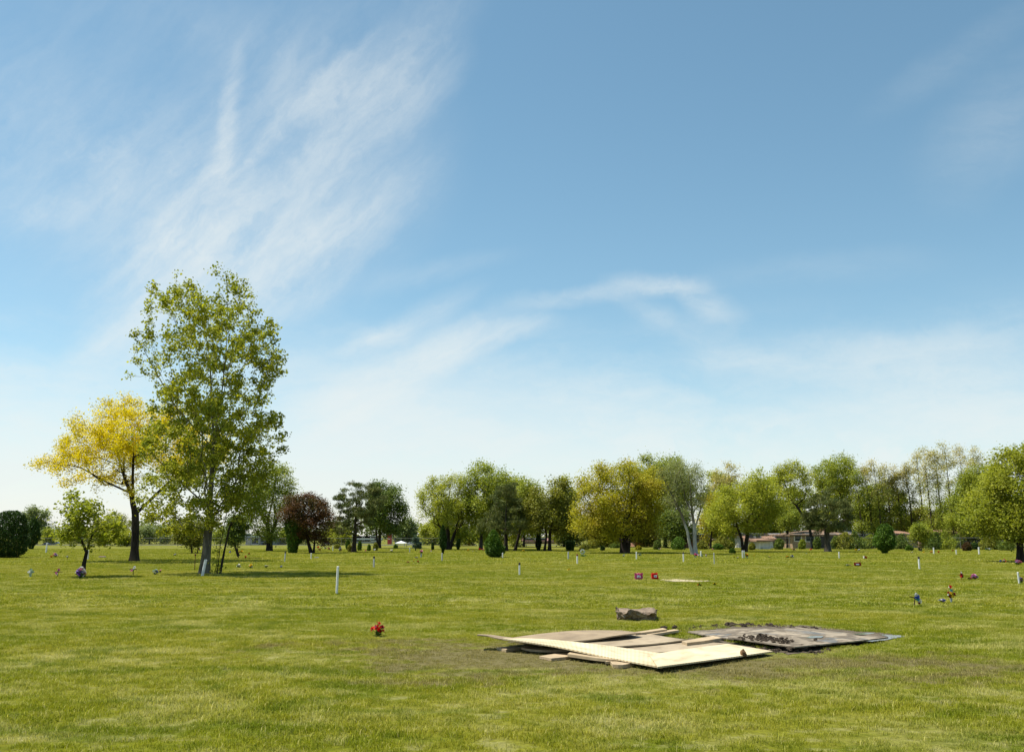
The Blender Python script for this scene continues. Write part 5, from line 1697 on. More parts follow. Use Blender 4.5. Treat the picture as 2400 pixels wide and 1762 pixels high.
bouquet('lavender blue bouquet, rightmost of four bunches right of the poplar', 659, 1331, 8, 6, ['lavender', 'blue'], 4)
bouquet('blue flower dot left of the small dark crowned tree', 539, 1296, 6, 5, ['blue', 'lavender'], 3)
bouquet('yellow flowers at the trunk of the small dark crowned tree', 566, 1296, 6, 6, ['yellow'], 3)
bouquet('red flowers at the left side of the yellow ones by the small dark tree', 561, 1296, 4, 5, ['red'], 2)
bouquet('red bouquet standing on the lawn right of the small dark tree', 583, 1300, 8, 5, ['red', 'darkred'], 4)
bouquet('dark red bouquet at the shadow end of the small dark tree', 575, 1309, 6, 7, ['red', 'darkred'], 4)
bouquet('pale blue flowers left of the poplar trunk near the twiggy shrub', 411, 1302, 7, 5, ['lavender', 'white'], 3)
bouquet('white flower beside the stem of the twiggy shrub', 468, 1290, 5, 5, ['white', 'pink'], 3)
bouquet('red flowers under the purple tree', 745, 1285, 7, 5, ['red'], 3)
bouquet('dark red flowers right beside the red ones under the purple tree', 750, 1290, 5, 5, ['darkred', 'red'], 3)
bouquet('white flowers left of a pink pair near the pine', 762, 1287, 6, 6, ['white'], 3)
bouquet('small pink flowers between white flowers and pine', 771, 1288, 5, 5, ['pink'], 3)
bouquet('white and pink tall bouquet in front of the flat topped olive bush', 797, 1294, 8, 12, ['white', 'pink', 'white', 'darkred'], 6)
bouquet('pink flowers right of the pine trunk foot', 857, 1292, 4, 4, ['pink'], 3)
bouquet('white flowers below the golden egg shaped bush', 877, 1291, 7, 5, ['white'], 3)
bouquet('white flowers with yellow centres below the red sign pillar', 918, 1293, 9, 6, ['white', 'cream', 'white'], 4)
bouquet('single orange red bouquet left in a pair of red flowers on the open lawn', 957, 1320, 8, 5, ['red', 'rust'], 4)
bouquet('orange red bouquet right in a pair of red flowers on the open lawn', 980, 1319, 7, 6, ['rust', 'red'], 4)
bouquet('tiny yellow flowers between the two orange red bouquets', 969, 1317, 5, 4, ['yellow'], 2)
bouquet('pink and dark flowers standing in a tall grey vase', 987, 1306, 9, 17, ['pink', 'darkred', 'lilac'], 5, vase=.55)
bouquet('pink white flowers left of the slim columnar arborvitae', 1010, 1293, 5, 4, ['pink', 'white'], 3)
bouquet('yellow flowers between elm and linden', 1097, 1292, 5, 6, ['yellow'], 3)
bouquet('white flower pair left member before the linden trunk', 1108, 1293, 4, 3, ['white'], 2)
bouquet('white and yellow flower before the linden trunk', 1115, 1293, 4, 3, ['cream', 'yellow'], 2)
bouquet('red flowers at the linden trunk', 1124, 1290, 5, 5, ['red'], 3)
bouquet('pink red flowers between linden trunk and teardrop arborvitae', 1132, 1291, 7, 6, ['hotpink', 'red', 'white'], 4)
bouquet('yellow flowers right of the centre pine trunk', 1227, 1293, 8, 5, ['yellow'], 4)
bouquet('yellow flower dot on the open lawn, left of a pair', 1289, 1339, 5, 4, ['yellow'], 3)
bouquet('yellow flower dot on the open lawn, right of a pair', 1333, 1337, 7, 5, ['yellow'], 3)
wreath('dark green arched wreath above a low green mat left of the bronze maple shadow', 1365, 1299, 12, 13, ['palegreen', 'white'], 7)
bouquet('low green plant mat in front of the arched wreath', 1367, 1304, 18, 4, ['palegreen'], 3)
bouquet('pink flowers above the arched wreath', 1359, 1292, 7, 6, ['pink', 'lilac'], 4)
bouquet('pale green white flowers under the bronze maple', 1462, 1305, 5, 6, ['palegreen', 'white'], 3)
bouquet('white green ball of flowers beside the white post under the bronze maple', 1500, 1303, 8, 6, ['palegreen', 'white'], 5)
bouquet('bunch of orange brown flowers in the shade right of the bronze maple trunk', 1497, 1288, 13, 10, ['rust', 'orange'], 6)
bouquet('pink white flowers in the shade left of the silvery trunks', 1546, 1289, 10, 5, ['pink', 'white'], 4)
bouquet('white flowers in the shade just left of the silvery trunks', 1605, 1288, 6, 5, ['white', 'cream'], 3)
bouquet('hot pink flower basket on a dark base at the foot of the silvery trunks', 1630, 1307, 9, 11, ['hotpink', 'pink', 'hotpink'], 7, vase=.3)
bouquet('white flowers right of the hot pink basket', 1638, 1306, 5, 8, ['white', 'lavender'], 4)
bouquet('dark green plant with pale flowers in the row right of the hot pink basket', 1646, 1306, 5, 8, ['palegreen', 'teal'], 4)
bouquet('pink white flowers at the right end of the row by the silvery trunks', 1655, 1305, 6, 7, ['pink', 'white'], 4)
bouquet('pink red flowers under the brushy tree', 1670, 1290, 7, 5, ['hotpink', 'white'], 3)
bouquet('tiny yellow flowers left of the white post pair', 1720, 1307, 5, 4, ['yellow'], 2)
bouquet('white pink flowers just left of the white post pair', 1729, 1309, 6, 4, ['white', 'pink'], 3)
bouquet('yellow flowers over a brown pot right of the white post pair', 1751, 1308, 9, 11, ['yellow', 'rust', 'orange'], 6, vase=.3)
bouquet('flat yellow flowers right of the brown pot', 1767, 1304, 8, 4, ['yellow'], 3)
bouquet('yellow flowers in front of the white house', 1803, 1307, 8, 5, ['yellow', 'cream'], 4)
bouquet('bright round yellow flower ball beside a blue white bunch', 1846, 1308, 9, 6, ['yellow', 'orange'], 5)
bouquet('blue white flower bunch right of the round yellow ball', 1856, 1308, 10, 7, ['blue', 'white', 'lavender'], 5)
bouquet('pale blue flowers before the white house garage', 1786, 1287, 9, 5, ['lavender', 'white'], 4)
bouquet('pink flowers in front of the brick house', 1861, 1290, 10, 5, ['pink', 'hotpink', 'white'], 5)
bouquet('red flowers left of the spruce trunk', 1901, 1290, 7, 5, ['red'], 3)
bouquet('white green flowers in the spruce shade', 1890, 1298, 7, 3, ['palegreen', 'white'], 3)
bouquet('yellow flowers right of the spruce', 2006, 1291, 5, 5, ['yellow'], 3)
bouquet('white blue flowers right of the yellow ones by the spruce', 2013, 1291, 6, 5, ['white', 'lavender'], 3)
bouquet('pink and white flowers lying left of the red framed block', 1988, 1327, 15, 5, ['pink', 'white', 'hotpink'], 6)
bouquet('dark red bunch with a white ribbon on the right lawn', 2027, 1310, 10, 8, ['darkred', 'white', 'red'], 6)
bouquet('pale flowers below the vase shaped shrub', 2137, 1296, 7, 4, ['cream', 'white'], 3)
bouquet('yellow flowers right of the vase shaped shrub', 2165, 1296, 5, 4, ['yellow'], 3)
bouquet('orange red flowers left of the white post by the thin row', 2183, 1296, 7, 5, ['orange', 'rust'], 3)
bouquet('red flowers right of the white post by the thin row', 2200, 1296, 5, 5, ['red'], 3)
bouquet('dark red flowers before the brown flat topped shrub', 2233, 1292, 5, 4, ['darkred', 'red'], 3)
bouquet('wide white and lavender flower spread by the dark bushes', 2317, 1290, 18, 6, ['white', 'lavender', 'white'], 7)
bouquet('big pink bouquet at the foot of the right edge maple', 2387, 1324, 18, 12, ['pink', 'hotpink', 'pink', 'lilac'], 11)
bouquet('small red and pink flowers on stems left of the right edge maple', 2354, 1320, 9, 10, ['red', 'white', 'pink'], 4)
bouquet('blue ribboned flowers at the left of the red and pink stems', 2345, 1319, 6, 7, ['blue', 'lavender'], 3)
bouquet('dark red flowers lying left of the lilac pink bunch', 2273, 1359, 10, 6, ['darkred'], 5)
bouquet('rounded lilac pink bunch on the right lawn', 2284, 1359, 17, 13, ['lilac', 'pink', 'lavender', 'pink'], 12)
bouquet('blue and purple bunch lying left of the tall yellow arrangement', 2209, 1412, 18, 9, ['blue', 'purple', 'white', 'blue', 'pink'], 8)
bouquet('yellow and purple flowers tied to the white post at the right edge', 2394, 1367, 12, 15, ['yellow', 'purple', 'lavender', 'yellow'], 7)
bouquet('yellow flowers left in the pair under the bare soil strip', 1640, 1373, 12, 5, ['yellow', 'orange'], 5)
bouquet('yellow flowers right in the pair at the end of the bare soil strip', 1675, 1371, 9, 6, ['yellow'], 5)
cross('small cross covered in dark red flowers on the right lawn', 2253, 1361, 20, [(0, .95, 'white', .8), (0, .72, 'darkred', 1.3), (.08, .5, 'darkred', 1.2), (-.05, .55, 'red', 1)], wpx=13, mat=FM['rust'])
cross('leaning brown cross with blue, white and cream flowers on the right lawn', 2142, 1421, 29, [(-.05, .93, 'white', 1.2), (.1, .8, 'blue', 1.3), (.16, .62, 'teal', 1.1), (.34, .50, 'cream', 1.3), (.30, .36, 'darkred', .8), (.02, .75, 'blue', 1)], wpx=28, lean=0.22)
# tall arrangement
ta = thing('flower_arrangement', 'tall yellow and dark red flower arrangement in a grey vase with red top bloom', 'flowers', P(2230, 1412), 0, None)
k = P(2230, 1412).y / FPX
mb = MB()
mb.tube([(0, 0, -.04), (0, 0, 6 * k), (0, 0, 10 * k)], [1.6 * k, 2.4 * k, 3.2 * k], 10)
mb.build('vase', M_VASE, ta)
for (x, z, col, s_) in [(-1, 36, 'red', 4.2), (-3.5, 35, 'white', 1.8), (1, 28, 'teal', 3.2), (1, 26, 'white', 2.6), (0, 22, 'yellow', 4.2), (2, 17, 'yellow', 4.6), (-2, 18, 'orange', 3.2), (-4, 14, 'darkred', 3.6), (3.5, 14, 'yellow', 3.4),
                        (7, 20, 'darkred', 3.0), (8, 17, 'darkred', 2.4), (-6, 23, 'darkred', 2.6), (-7, 18, 'white', 1.8)]:
    o = link('blossom', bloom_mesh(col), ta)
    o.location = (x * k, -1.5 * k, z * k)
    o.scale = (s_ * k,) * 3
    o.rotation_euler = (1.1, 0, rnd.uniform(-.6, .6))
lm = leaf_tuft(rnd, 14 * k, 14 * k, 24, 8 * k)
lf = lm.build('leaves', M_STEM, ta)
lf.location = (0, 0, 10 * k)
mb = MB()
mb.tube([(0, 0, 4 * k), (0, 0, 24 * k), (-1 * k, 0, 35 * k)], .012, 5)
mb.build('stems', M_STEM, ta)
flower_block('pink rectangular flower block with a pale oval card', 1497, 1359, 18, 14, 'hotpink')
flower_block('dark red rectangular flower block with a white card, beside the pink one', 1535, 1358, 15, 13.5, 'red', 0.25)
flower_block('small dark red arched block with a grey card on the right lawn', 2010, 1327, 15, 8, 'darkred', -.1)

# posts
post('white post leaning right in front of the tall poplar trunk', 474, 1313, 1350, 6.5, None, .16)
post('tallest white post, alone in the left centre lawn', 789, 1331, 1392, 5.5, None, .02)
post('grey post right of the poplar saplings', 667, 1293, 1316, 3, M_CAP, .05, M_GREYP)
post('short white post under the purple tree', 729, 1297, 1309, 3, None)
post('grey dark capped post left of the orange red flower pair', 876, 1304, 1330, 4, M_CAP, 0, M_GREYP)
post('white dark capped post below the centre pine, on the open lawn', 1217.5, 1319, 1347, 3.8, M_CAP)
post('white red capped post right of the slim leaning arborvitae', 1353, 1299, 1321, 3.6, M_REDCAP)
post('short plain white post left of the red capped one', 1332, 1294, 1310, 3.2, None, 0, M_GREYP)
post('small white post at the right foot of the teardrop arborvitae', 1178, 1296, 1307, 2.6, None)
post('white post in front of the bronze maple shadow', 1492, 1294, 1311, 3, None)
post('white post with dark band left of the silvery trunks', 1602, 1294, 1317, 3, M_CAP)
post('white post behind the flower row at the silvery trunks', 1643, 1292, 1304, 3, None)
post('thin grey post on the lawn right of the silvery trunks', 1674, 1297, 1322, 2, None, 0, M_GREYP)
post('left post of the white pair before the forked maple', 1740.5, 1291, 1308, 2.6, None)
post('right post of the white pair before the forked maple', 1744.5, 1291, 1308, 2.4, None)
post('thin white post right of the spruce trunk', 1967, 1294, 1309, 2.6, None)
post('white dark capped post on the right lawn below the thin trees', 2155, 1305, 1334, 4, M_CAP)
post('white post left of the dense green tree', 2189, 1284, 1298, 3, None)
post('short faint white post between the two by the dense green tree', 2241.5, 1289, 1299, 2.4, None)
post('white post below the dark rounded bush on the right', 2295, 1283, 1299, 3.6, None)
post('white post at the right edge with yellow flowers tied on', 2389, 1343, 1368, 4, None, -.06)
post('thin white post between slim arborvitae stem and elm', 1036, 1297, 1314, 3.2, None, 0, M_GREYP)
post('white post near the far left dark shrubs', 108, 1273, 1295, 3.4, None, .03)
post('white post half hidden behind the young maple trunk', 206, 1290, 1311, 3, None)
post('short white post beside the little blue spruce', 960, 1284, 1294, 2.2, None)
post('thin white post below the rounded bushes left of the pine', 780, 1280, 1291, 2.2, None)
rod = thing('metal_rod', 'thin rusty rod with a finial left of the poplar trunk', 'rod', P(456, 1336), 0, None)
k = P(456, 1336).y / FPX
mb = MB()
mb.tube([(0, 0, -.1), (0, 0, 34 * k)], .018, 6)
mb.build('shaft', M_RUST, rod)
mb = MB()
mb.ball((0, 0, 35 * k), .05, 8, 6)
mb.build('finial', M_RUST, rod)
for (px, py, w, lab) in ((742, 1308, 10, 'pale flat grave marker right of the white post under the purple tree'), (976, 1308, 8, 'dark flat grave marker right of the grey capped post'), (240, 1306, 14, 'flat pinkish grave plate between the young maple and the golden locust')):
    g = P(px, py)
    s = g.y / FPX
    root = thing('grave_marker', lab, 'grave marker', g, 0.1, 'flat grave markers')
    mb = MB()
    mb.box((0, 0, .03), (w * s, .3, .10))
    mb.build('base', M_STONE if 'dark' not in lab else M_CAP, root, bevel=.01)
    mb = MB()
    mb.box((0, 0, .088), (w * s * .8, .22, .016))
    mb.build('plate', M_STONE if 'pinkish' not in lab else FM['pink'], root)
# ------------------------------------------------------------------ houses and things beyond the cemetery
M_GLASS = plain('window_glass', (0.03, 0.04, 0.05), 0.12, 0.2, 3.0, 0.5, 0.0)
M_TRIM = plain('white_trim', (0.72, 0.70, 0.66), 0.6, 0.2)


def brick_mat(name, c1, c2, mortar=(0.35, 0.32, 0.28)):
    m, t, out = new_mat(name)
    tcn = t.add('ShaderNodeTexCoord').outputs['Object']
    # bricks run round the walls: horizontal run = x + y, height = z
    s = t.add('ShaderNodeSeparateXYZ')
    t.put(s.inputs[0], tcn)
    c_ = t.add('ShaderNodeCombineXYZ')
    t.put(c_.inputs[0], t.math('ADD', s.outputs[0], s.outputs[1]))
    t.put(c_.inputs[1], s.outputs[2])
    b = t.add('ShaderNodeTexBrick')
    t.put(b.inputs['Vector'], c_.outputs[0])
    b.inputs['Scale'].default_value = 4.0
    b.inputs['Color1'].default_value = tuple(c1) + (1,)
    b.inputs['Color2'].default_value = tuple(c2) + (1,)
    b.inputs['Mortar'].default_value = tuple(mortar) + (1,)
    n = t.noise(tcn, 1.2, 5.0, 0.6)
    p = principled(t, t.scale(b.outputs['Color'], t.rng(n, 0.3, 0.7, 0.75, 1.15)), 0.9, None, 0.15)
    t.l.new(p.outputs[0], out.inputs[0])
    return m


M_BRICK = brick_mat('tan_brick', (0.34, 0.22, 0.13), (0.42, 0.28, 0.17))
M_REDBRICK = brick_mat('red_brick', (0.30, 0.11, 0.07), (0.38, 0.16, 0.10))
M_BEIGE = plain('beige_stucco', (0.58, 0.50, 0.40), 0.9, 0.2, 1.5)
M_WALLW = plain('white_siding', (0.74, 0.75, 0.76), 0.7, 0.15, 2.0)
M_WALLB = plain('blue_grey_siding', (0.30, 0.36, 0.42), 0.7, 0.2, 2.0)
M_WALLG = plain('grey_siding', (0.38, 0.37, 0.37), 0.8, 0.2, 2.0)
M_ROOFR = plain('orange_shingle', (0.30, 0.18, 0.12), 0.9, 0.35, 3.0)
M_ROOFB = plain('brown_shingle', (0.22, 0.15, 0.10), 0.9, 0.35, 3.0)
M_ROOFG = plain('grey_shingle', (0.17, 0.17, 0.18), 0.9, 0.35, 3.0)
M_ROOFW = plain('pale_flat_roof', (0.66, 0.68, 0.70), 0.8, 0.2, 3.0)
M_ROOFP = plain('dull_red_roof', (0.30, 0.15, 0.13), 0.9, 0.3, 3.0)


def house(label, x0, x1, pbase, peave, ppeak, wall, roof, depth=8.0, kind='gable', wins=(), door=None, cat='house', name='house', chimney=False, Y=None, group=None):
    """x0..x1 image columns, base / eave / ridge image rows"""
    g = P((x0 + x1) / 2, pbase)
    Y = Y or g.y
    a, b = at(x0, pbase, Y), at(x1, pbase, Y)
    ze, zp = at(x0, peave, Y).z, at(x0, ppeak, Y).z
    w = b.x - a.x
    root = thing(name, label, cat, ((a.x + b.x) / 2, Y, 0), 0, group)
    mb = MB()
    mb.box((0, depth / 2, ze / 2 - .1), (w, depth, ze + .2))
    if kind == 'front':      # gable wall faces the viewer
        mb.add([(-w / 2, 0.003, ze), (w / 2, 0.003, ze), (0, 0.003, zp)], [(0, 1, 2)])
        mb.add([(-w / 2, depth - .003, ze), (w / 2, depth - .003, ze), (0, depth - .003, zp)], [(0, 2, 1)])
    if kind == 'gable':
        for sx in (-1, 1):
            mb.add([(sx * (w / 2 - .003), 0, ze), (sx * (w / 2 - .003), depth, ze), (sx * (w / 2 - .003), depth / 2, zp)], [(0, 1, 2)])
    mb.build('wall', wall, root)
    rb = MB()
    o, t = .45, .16
    if kind == 'gable':
        for sy, y0 in ((1, -o), (-1, depth + o)):
            yk = depth / 2
            zl = ze - (zp - ze) * o / (depth / 2)
            rb.add([(-w / 2 - o, y0, zl + .02), (w / 2 + o, y0, zl + .02), (w / 2 + o, yk, zp + .02), (-w / 2 - o, yk, zp + .02),
                    (-w / 2 - o, y0, zl + t), (w / 2 + o, y0, zl + t), (w / 2 + o, yk, zp + t), (-w / 2 - o, yk, zp + t)],
                   [(0, 1, 2, 3), (4, 5, 6, 7), (0, 1, 5, 4), (1, 2, 6, 5), (3, 0, 4, 7)])
    elif kind == 'front':
        for sx in (-1, 1):
            xe = sx * (w / 2 + o)
            zl = ze - (zp - ze) * o / (w / 2)
            rb.add([(xe, -o, zl + .02), (xe, depth + o, zl + .02), (0, depth + o, zp + .02), (0, -o, zp + .02), (xe, -o, zl + t), (xe, depth + o, zl + t), (0, depth + o, zp + t), (0, -o, zp + t)],
                   [(0, 1, 2, 3), (4, 5, 6, 7), (0, 1, 5, 4), (0, 3, 7, 4), (1, 2, 6, 5)])
    elif kind == 'hip':
        i_ = min(w, depth) / 2
        W_, D_ = w / 2 + o, depth + o
        top = [(-w / 2 + i_, depth / 2, zp), (w / 2 - i_, depth / 2, zp)]
        rb.add([(-W_, -o, ze + .01), (W_, -o, ze + .01), (W_, D_, ze + .01), (-W_, D_, ze + .01), (-W_, -o, ze + .2), (W_, -o, ze + .2), (W_, D_, ze + .2), (-W_, D_, ze + .2)] + top,
               [(0, 3, 2, 1), (0, 1, 5, 4), (1, 2, 6, 5), (2, 3, 7, 6), (3, 0, 4, 7), (4, 5, 9, 8), (5, 6, 9), (6, 7, 8, 9), (7, 4, 8)])
    else:
        rb.box((0, depth / 2, ze + (zp - ze) / 2), (w + .3, depth + .3, max(zp - ze, .15) - .01))
    ro = rb.build('roof', roof, root)
    if chimney:
        mb = MB()
        mb.box((w * .2, depth / 2, zp + .2), (.6, .6, 1.4))
        mb.build('chimney', M_REDBRICK, ro)
    for (u, ww, z0, hh) in wins:
        cx = (u - .5) * w
        fr = MB()
        for (bx, bz, bw, bh) in ((0, hh / 2, ww + .2, .1), (0, -hh / 2, ww + .2, .1), (-ww / 2 - .05, 0, .1, hh - .1), (ww / 2 + .05, 0, .1, hh - .1)):
            fr.box((cx + bx, -.04, z0 + hh / 2 + bz), (bw, .1, bh))
        wn = fr.build('window', M_TRIM, root)
        pn = MB()
        pn.box((cx, -.015, z0 + hh / 2), (ww, .04, hh - .1))
        pn.build('pane', M_GLASS, wn)
    if door:
        u, ww, hh, col = door
        mb = MB()
        mb.box(((u - .5) * w, -.03, hh / 2), (ww, .07, hh))
        mb.build('door', col, root)
    return root


M_DOOR = plain('dark_door', (0.06, 0.05, 0.045), 0.6, 0.2)
M_DOORW = plain('pale_garage_door', (0.62, 0.62, 0.60), 0.6, 0.2, 3.0)
house('long beige commercial building seen between poplar saplings and ash trunk', 575, 604, 1277, 1258, 1256.5, M_BEIGE, M_ROOFW, 10, 'flat', [(.22, 1.0, 1.0, .9), (.78, 1.2, .2, 1.3)], None, 'building', 'building')
house('low blue grey building joined right of the beige one', 605, 640, 1276.6, 1261, 1259.5, M_WALLB, M_ROOFG, 10, 'flat', [(.3, 1.4, .5, 1.0), (.7, 1.2, .5, 1.0)], (.5, 1.0, 1.4, M_DOOR), 'building', 'building', Y=171)
house('low shop building with pale flat roof behind the pine trunks', 826, 876, 1273, 1264.5, 1261, M_WALLG, M_ROOFW, 12, 'flat', [(.2, 3, .5, 1.0), (.5, 3, .5, 1.0), (.8, 3, .5, 1.0)], None, 'building', 'building')
house('long grey low building behind the white canopy', 925, 1012, 1273, 1268, 1264, M_WALLG, M_ROOFG, 14, 'hip', [(.12, 2, .4, .8), (.3, 2, .4, .8), (.7, 2, .4, .8)], (.5, 1.2, 1.1, M_DOOR), 'building', 'building')
house('low house with dull red roof seen under the centre trees', 1228, 1322, 1274, 1268, 1262, M_REDBRICK, M_ROOFP, 10, 'gable', [(.15, 2, .4, .8), (.4, 2, .4, .8), (.8, 2, .4, .8)], None)
house('red brick house seen right of the bronze maple trunk', 1488, 1532, 1281, 1264, 1255, M_REDBRICK, M_ROOFR, 9, 'gable', [(.2, 1.2, 1.0, .9), (.7, 1.2, 1.0, .9)], None)
house('dark red house behind the silvery trunks', 1608, 1668, 1284, 1266, 1255, M_REDBRICK, M_ROOFB, 9, 'gable', [(.5, 1.4, .8, 1.0)], (.75, .9, 1.5, M_DOOR))
house('white sided house with pinkish roof right of the forked maple trunk', 1752, 1812, 1284, 1264, 1252, M_WALLW, M_ROOFR, 9, 'gable', [(.18, .8, 1.0, .9), (.40, .8, 1.0, .9)], None)
house('small garage with salmon hip roof in front of the white house', 1781, 1806, 1287, 1269, 1262, M_WALLW, M_ROOFR, 6, 'hip', [], (.55, 1.0, .9, M_DOORW), 'garage', 'garage')
house('pale blue grey house right of the salmon roofed garage', 1814, 1842, 1283, 1262, 1252, M_WALLB, M_ROOFG, 8, 'front', [(.5, .9, 1.0, .8)], None)
house('tan brick ranch house with brown hip roof behind the spruce', 1858, 2002, 1284.5, 1256, 1241, M_BRICK, M_ROOFB, 10, 'hip', [(.09, .8, .9, .9), (.285, 1.0, .85, 1.0), (.375, 1.0, .85, 1.0), (.62, 1.4, .85, 1.0), (.85, 1.2, .85, 1.0)], (.47, .9, 1.5, M_DOOR), chimney=True)
house('grey house between the brick ranch and the egg shaped arborvitae', 2008, 2046, 1283, 1257, 1243, M_WALLG, M_ROOFG, 9, 'gable', [(.3, 1, .9, .9), (.7, 1, .9, .9)], None)
house('brick house with orange roof seen between the thin trees left of the vase shaped shrub', 2092, 2150, 1283, 1256, 1240, M_BRICK, M_ROOFR, 9, 'hip', [(.12, 1, .9, .9), (.35, 1, .9, .9), (.75, 1, .9, .9)], None)
house('low house with orange roof behind the tall trunks right of the vase shaped shrub', 2166, 2258, 1282, 1253, 1234, M_BRICK, M_ROOFR, 10, 'hip', [(.2, 1.2, .9, .9), (.5, 1.2, .9, .9), (.8, 1.2, .9, .9)], None)
house('white gabled house peeking under the dense green tree', 2258, 2312, 1281, 1256, 1236, M_WALLW, M_ROOFR, 9, 'front', [(.4, .9, .8, .9)], None)

# red sign pillar
g = P(913, 1275)
sg = thing('sign_pillar', 'tall red sign pillar with white panels beyond the fence', 'sign', g, 0, None)
s = g.y / FPX
M_SIGN = plain('red_sign', (0.55, 0.045, 0.05), 0.5, 0.15, 2.0)
mb = MB()
mb.box((0, 0, 13 * s), (9.5 * s, .5, 26 * s))
mb.build('pillar', M_SIGN, sg)
for (z, h_, w_) in ((23.5, 4.5, 4.5), (12.0, 2.0, 5.5)):
    mb = MB()
    mb.box((-.8 * s, -.28, z * s), (w_ * s, .06, h_ * s))
    mb.build('panel', M_WHITE, sg)
mb = MB()
mb.box((5.6 * s, 0.1, 12 * s), (1.2 * s, .3, 25 * s))
mb.build('post', M_TRIM, sg)

# white canopy
g = P(940, 1281)
s = g.y / FPX
cn = thing('canopy_tent', 'white pitched canopy tent with dark things under it', 'tent', g, 0, None)
mb = MB()
w, d, z0, z1 = 11.5 * s, 1.6, 8.6 * s, 13.6 * s
mb.add([(-w, -d, z0), (w, -d, z0), (w, d, z0), (-w, d, z0), (0, 0, z1), (-w, -d, z0 - .12), (w, -d, z0 - .12), (w, d, z0 - .12), (-w, d, z0 - .12)],
       [(0, 1, 4), (1, 2, 4), (2, 3, 4), (3, 0, 4), (0, 5, 6, 1), (1, 6, 7, 2), (2, 7, 8, 3), (3, 8, 5, 0)])
mb.build('roof', M_WALLW, cn)
for sx in (-1, 1):
    for sy in (-1, 1):
        mb = MB()
        mb.tube([(sx * w * .92, sy * d * .92, 0), (sx * w * .92, sy * d * .92, z0)], .05, 6)
        mb.build('leg', M_GREYP, cn)


# vehicles
def car(label, px, py, length_px, col, rz=0.0, kind='car'):
    g = P(px, py)
    s = g.y / FPX
    L = length_px * s
    root = thing('parked_car', label, 'car', g, rz, 'parked cars beyond the fence')
    W_, H_ = L * .39, L * .32
    prof = [(-.5, .12), (-.5, .34), (-.47, .52), (-.30, .58), (-.18, .97), (.12, 1.0), (.27, .62), (.46, .52), (.5, .36), (.5, .12)]
    mb = MB()
    n = len(prof)
    vs = [(x * L, -W_ / 2 * (1 if z < .6 else .82), z * H_) for x, z in prof] + [(x * L, W_ / 2 * (1 if z < .6 else .82), z * H_) for x, z in prof]
    fs = [tuple(range(n)), tuple(range(2 * n - 1, n - 1, -1))] + [(i, i + n, (i + 1) % n + n, (i + 1) % n) for i in range(n)]
    mb.add(vs, fs)
    mb.build('body', col, root, bevel=.03)
    mb = MB()
    for sy in (-1, 1):
        mb.add([(-.27 * L, sy * W_ * .475, .60 * H_), (-.16 * L, sy * W_ * .43, .92 * H_), (.11 * L, sy * W_ * .43, .93 * H_), (.22 * L, sy * W_ * .475, .62 * H_)], [(0, 1, 2, 3)])
    mb.build('window', M_GLASS, root)
    for sx in (-.3, .31):
        for sy in (-1, 1):
            mb = MB()
            mb.tube([(sx * L, sy * W_ * .42, L * .068), (sx * L, sy * W_ * .51, L * .068)], L * .068, 12)
            wv = mb.build('wheel', M_CAP, root)
            mb = MB()
            mb.tube([(sx * L, sy * W_ * .505, L * .068), (sx * L, sy * W_ * .52, L * .068)], L * .04, 10)
            mb.build('rim', M_GREYP, wv)
    return root


M_CARS = plain('silver_paint', (0.55, 0.57, 0.60), 0.25, 0.08, 2.0, 0.5, 0.0, 0.3)
M_CARB = plain('dark_blue_paint', (0.03, 0.04, 0.08), 0.25, 0.08, 2.0, 0.5)
M_CARW = plain('white_paint', (0.75, 0.75, 0.75), 0.25, 0.08, 2.0, 0.5)
M_CARY = plain('yellow_paint', (0.62, 0.36, 0.03), 0.35, 0.15, 2.0, 0.4)
car('silver car parked beyond the fence at the far left', 133, 1276, 20, M_CARS)
car('dark car parked left of the silver car at the far left', 109, 1277, 18, M_CARB)
car('white car parked beyond the fence behind the purple tree', 764, 1276, 18, M_CARW)
car('dark blue car parked right of the little blue spruce', 1000, 1277, 20, M_CARB)
car('dark car parked right of the white canopy', 962, 1276, 17, M_CARS)
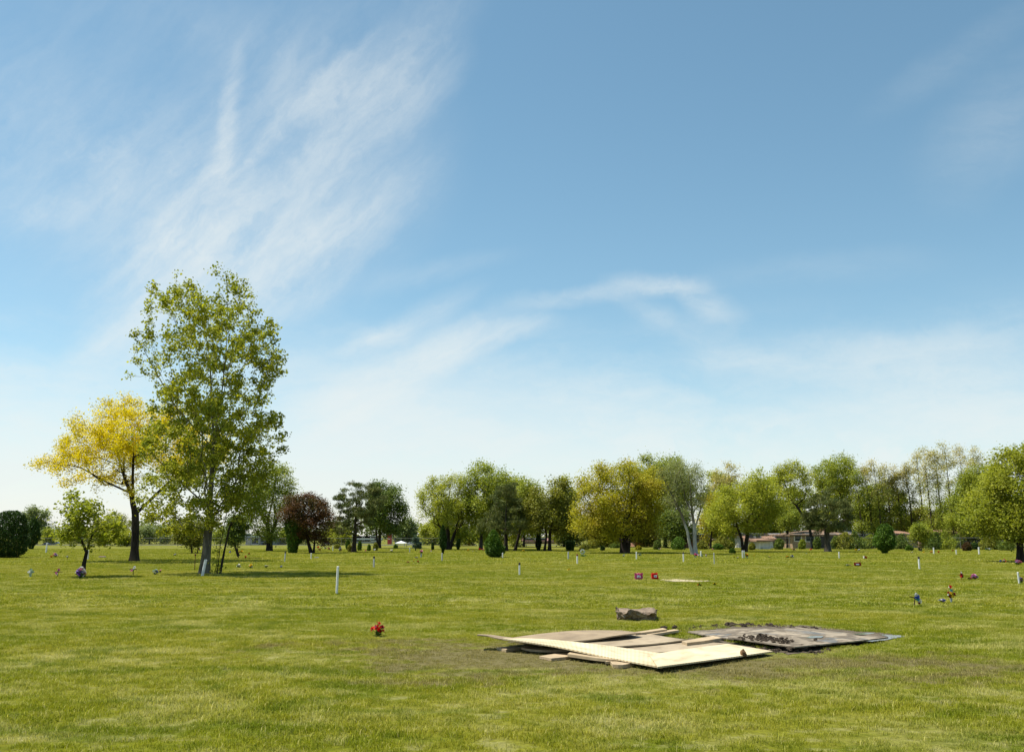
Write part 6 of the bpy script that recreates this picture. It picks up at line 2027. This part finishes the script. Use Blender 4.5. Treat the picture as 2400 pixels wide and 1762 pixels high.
# yellow loader
g = P(1103, 1278)
s = g.y / FPX
yl = thing('loader', 'yellow construction loader far behind the linden', 'loader', g, 0, None)
mb = MB()
mb.box((0, 0, 3.2 * s), (14 * s, 1.6, 3.4 * s))
mb.box((-4 * s, 0, 5.6 * s), (5 * s, 1.5, 1.6 * s))
mb.build('body', M_CARY, yl, bevel=.05)
mb = MB()
mb.box((2 * s, 0, 6.3 * s), (4 * s, 1.3, 2.6 * s))
mb.build('cab', M_GLASS, yl, bevel=.05)
mb = MB()
mb.add([(7.5 * s, -1, .4 * s), (11 * s, -1, .6 * s), (9 * s, -1, 4 * s), (7.5 * s, 1, .4 * s), (11 * s, 1, .6 * s), (9 * s, 1, 4 * s)], [(0, 1, 2), (5, 4, 3), (0, 3, 4, 1), (2, 1, 4, 5), (0, 2, 5, 3)])
mb.build('bucket', M_CARY, yl)
for sx in (-4.5, 4.5):
    for sy in (-1, 1):
        mb = MB()
        mb.tube([(sx * s, sy * .6, 1.6 * s), (sx * s, sy * .95, 1.6 * s)], 1.6 * s, 12)
        mb.build('wheel', M_CAP, yl)


# chain link fences
M_FENCE = plain('galvanised_wire', (0.16, 0.165, 0.16), 0.7, 0.3, 2.0)

def fence(label, x0, x1, Y, h, step):
    a = thing('chain_link_fence', label, 'fence', ((x0 + x1) / 2, Y, 0), 0, None)
    w = x1 - x0
    n = int(w / step)
    for i in range(n + 1):
        mb = MB()
        x = -w / 2 + w * i / n
        mb.tube([(x, 0, -.1), (x, 0, h + .05)], .035, 6)
        mb.build('post', M_FENCE, a)
    mb = MB()
    mb.tube([(-w / 2, -.045, h), (w / 2, -.045, h)], .025, 5)
    mb.build('rail', M_FENCE, a)
    mb = MB()
    st = .30
    for i in range(int(w / st)):
        x = -w / 2 + i * st
        for d in (1, -1):
            x2 = x + d * h * .6
            if abs(x2) < w / 2:
                mb.tube([(x, -.045, .05), (x2, -.045, h)], .006, 3, cap=False)
    mb.build('mesh', M_FENCE, a)
    return a


fence('long chain link fence along the far left edge of the cemetery', -95, 26, 163, 1.2, 3.0)
fence('chain link fence in front of the houses on the right', 26, 78, 119, 1.35, 2.6)
# asphalt road beyond the left fence
rm_, rt_, ro_ = new_mat('asphalt')
rn_ = rt_.noise(rt_.add('ShaderNodeNewGeometry').outputs['Position'], 1.5, 5.0, 0.7)
rb_ = principled(rt_, rt_.mix(rn_, (0.05, 0.05, 0.05), (0.09, 0.09, 0.088)), 0.9, None, 0.2)
rt_.l.new(rb_.outputs[0], ro_.inputs[0])
mb = MB()
mb.add([(-200, 166, .012), (26, 166, .012), (26, 176, .012), (-200, 176, .012)], [(0, 1, 2, 3)])
tag(mb.build('road', rm_), kind='structure')
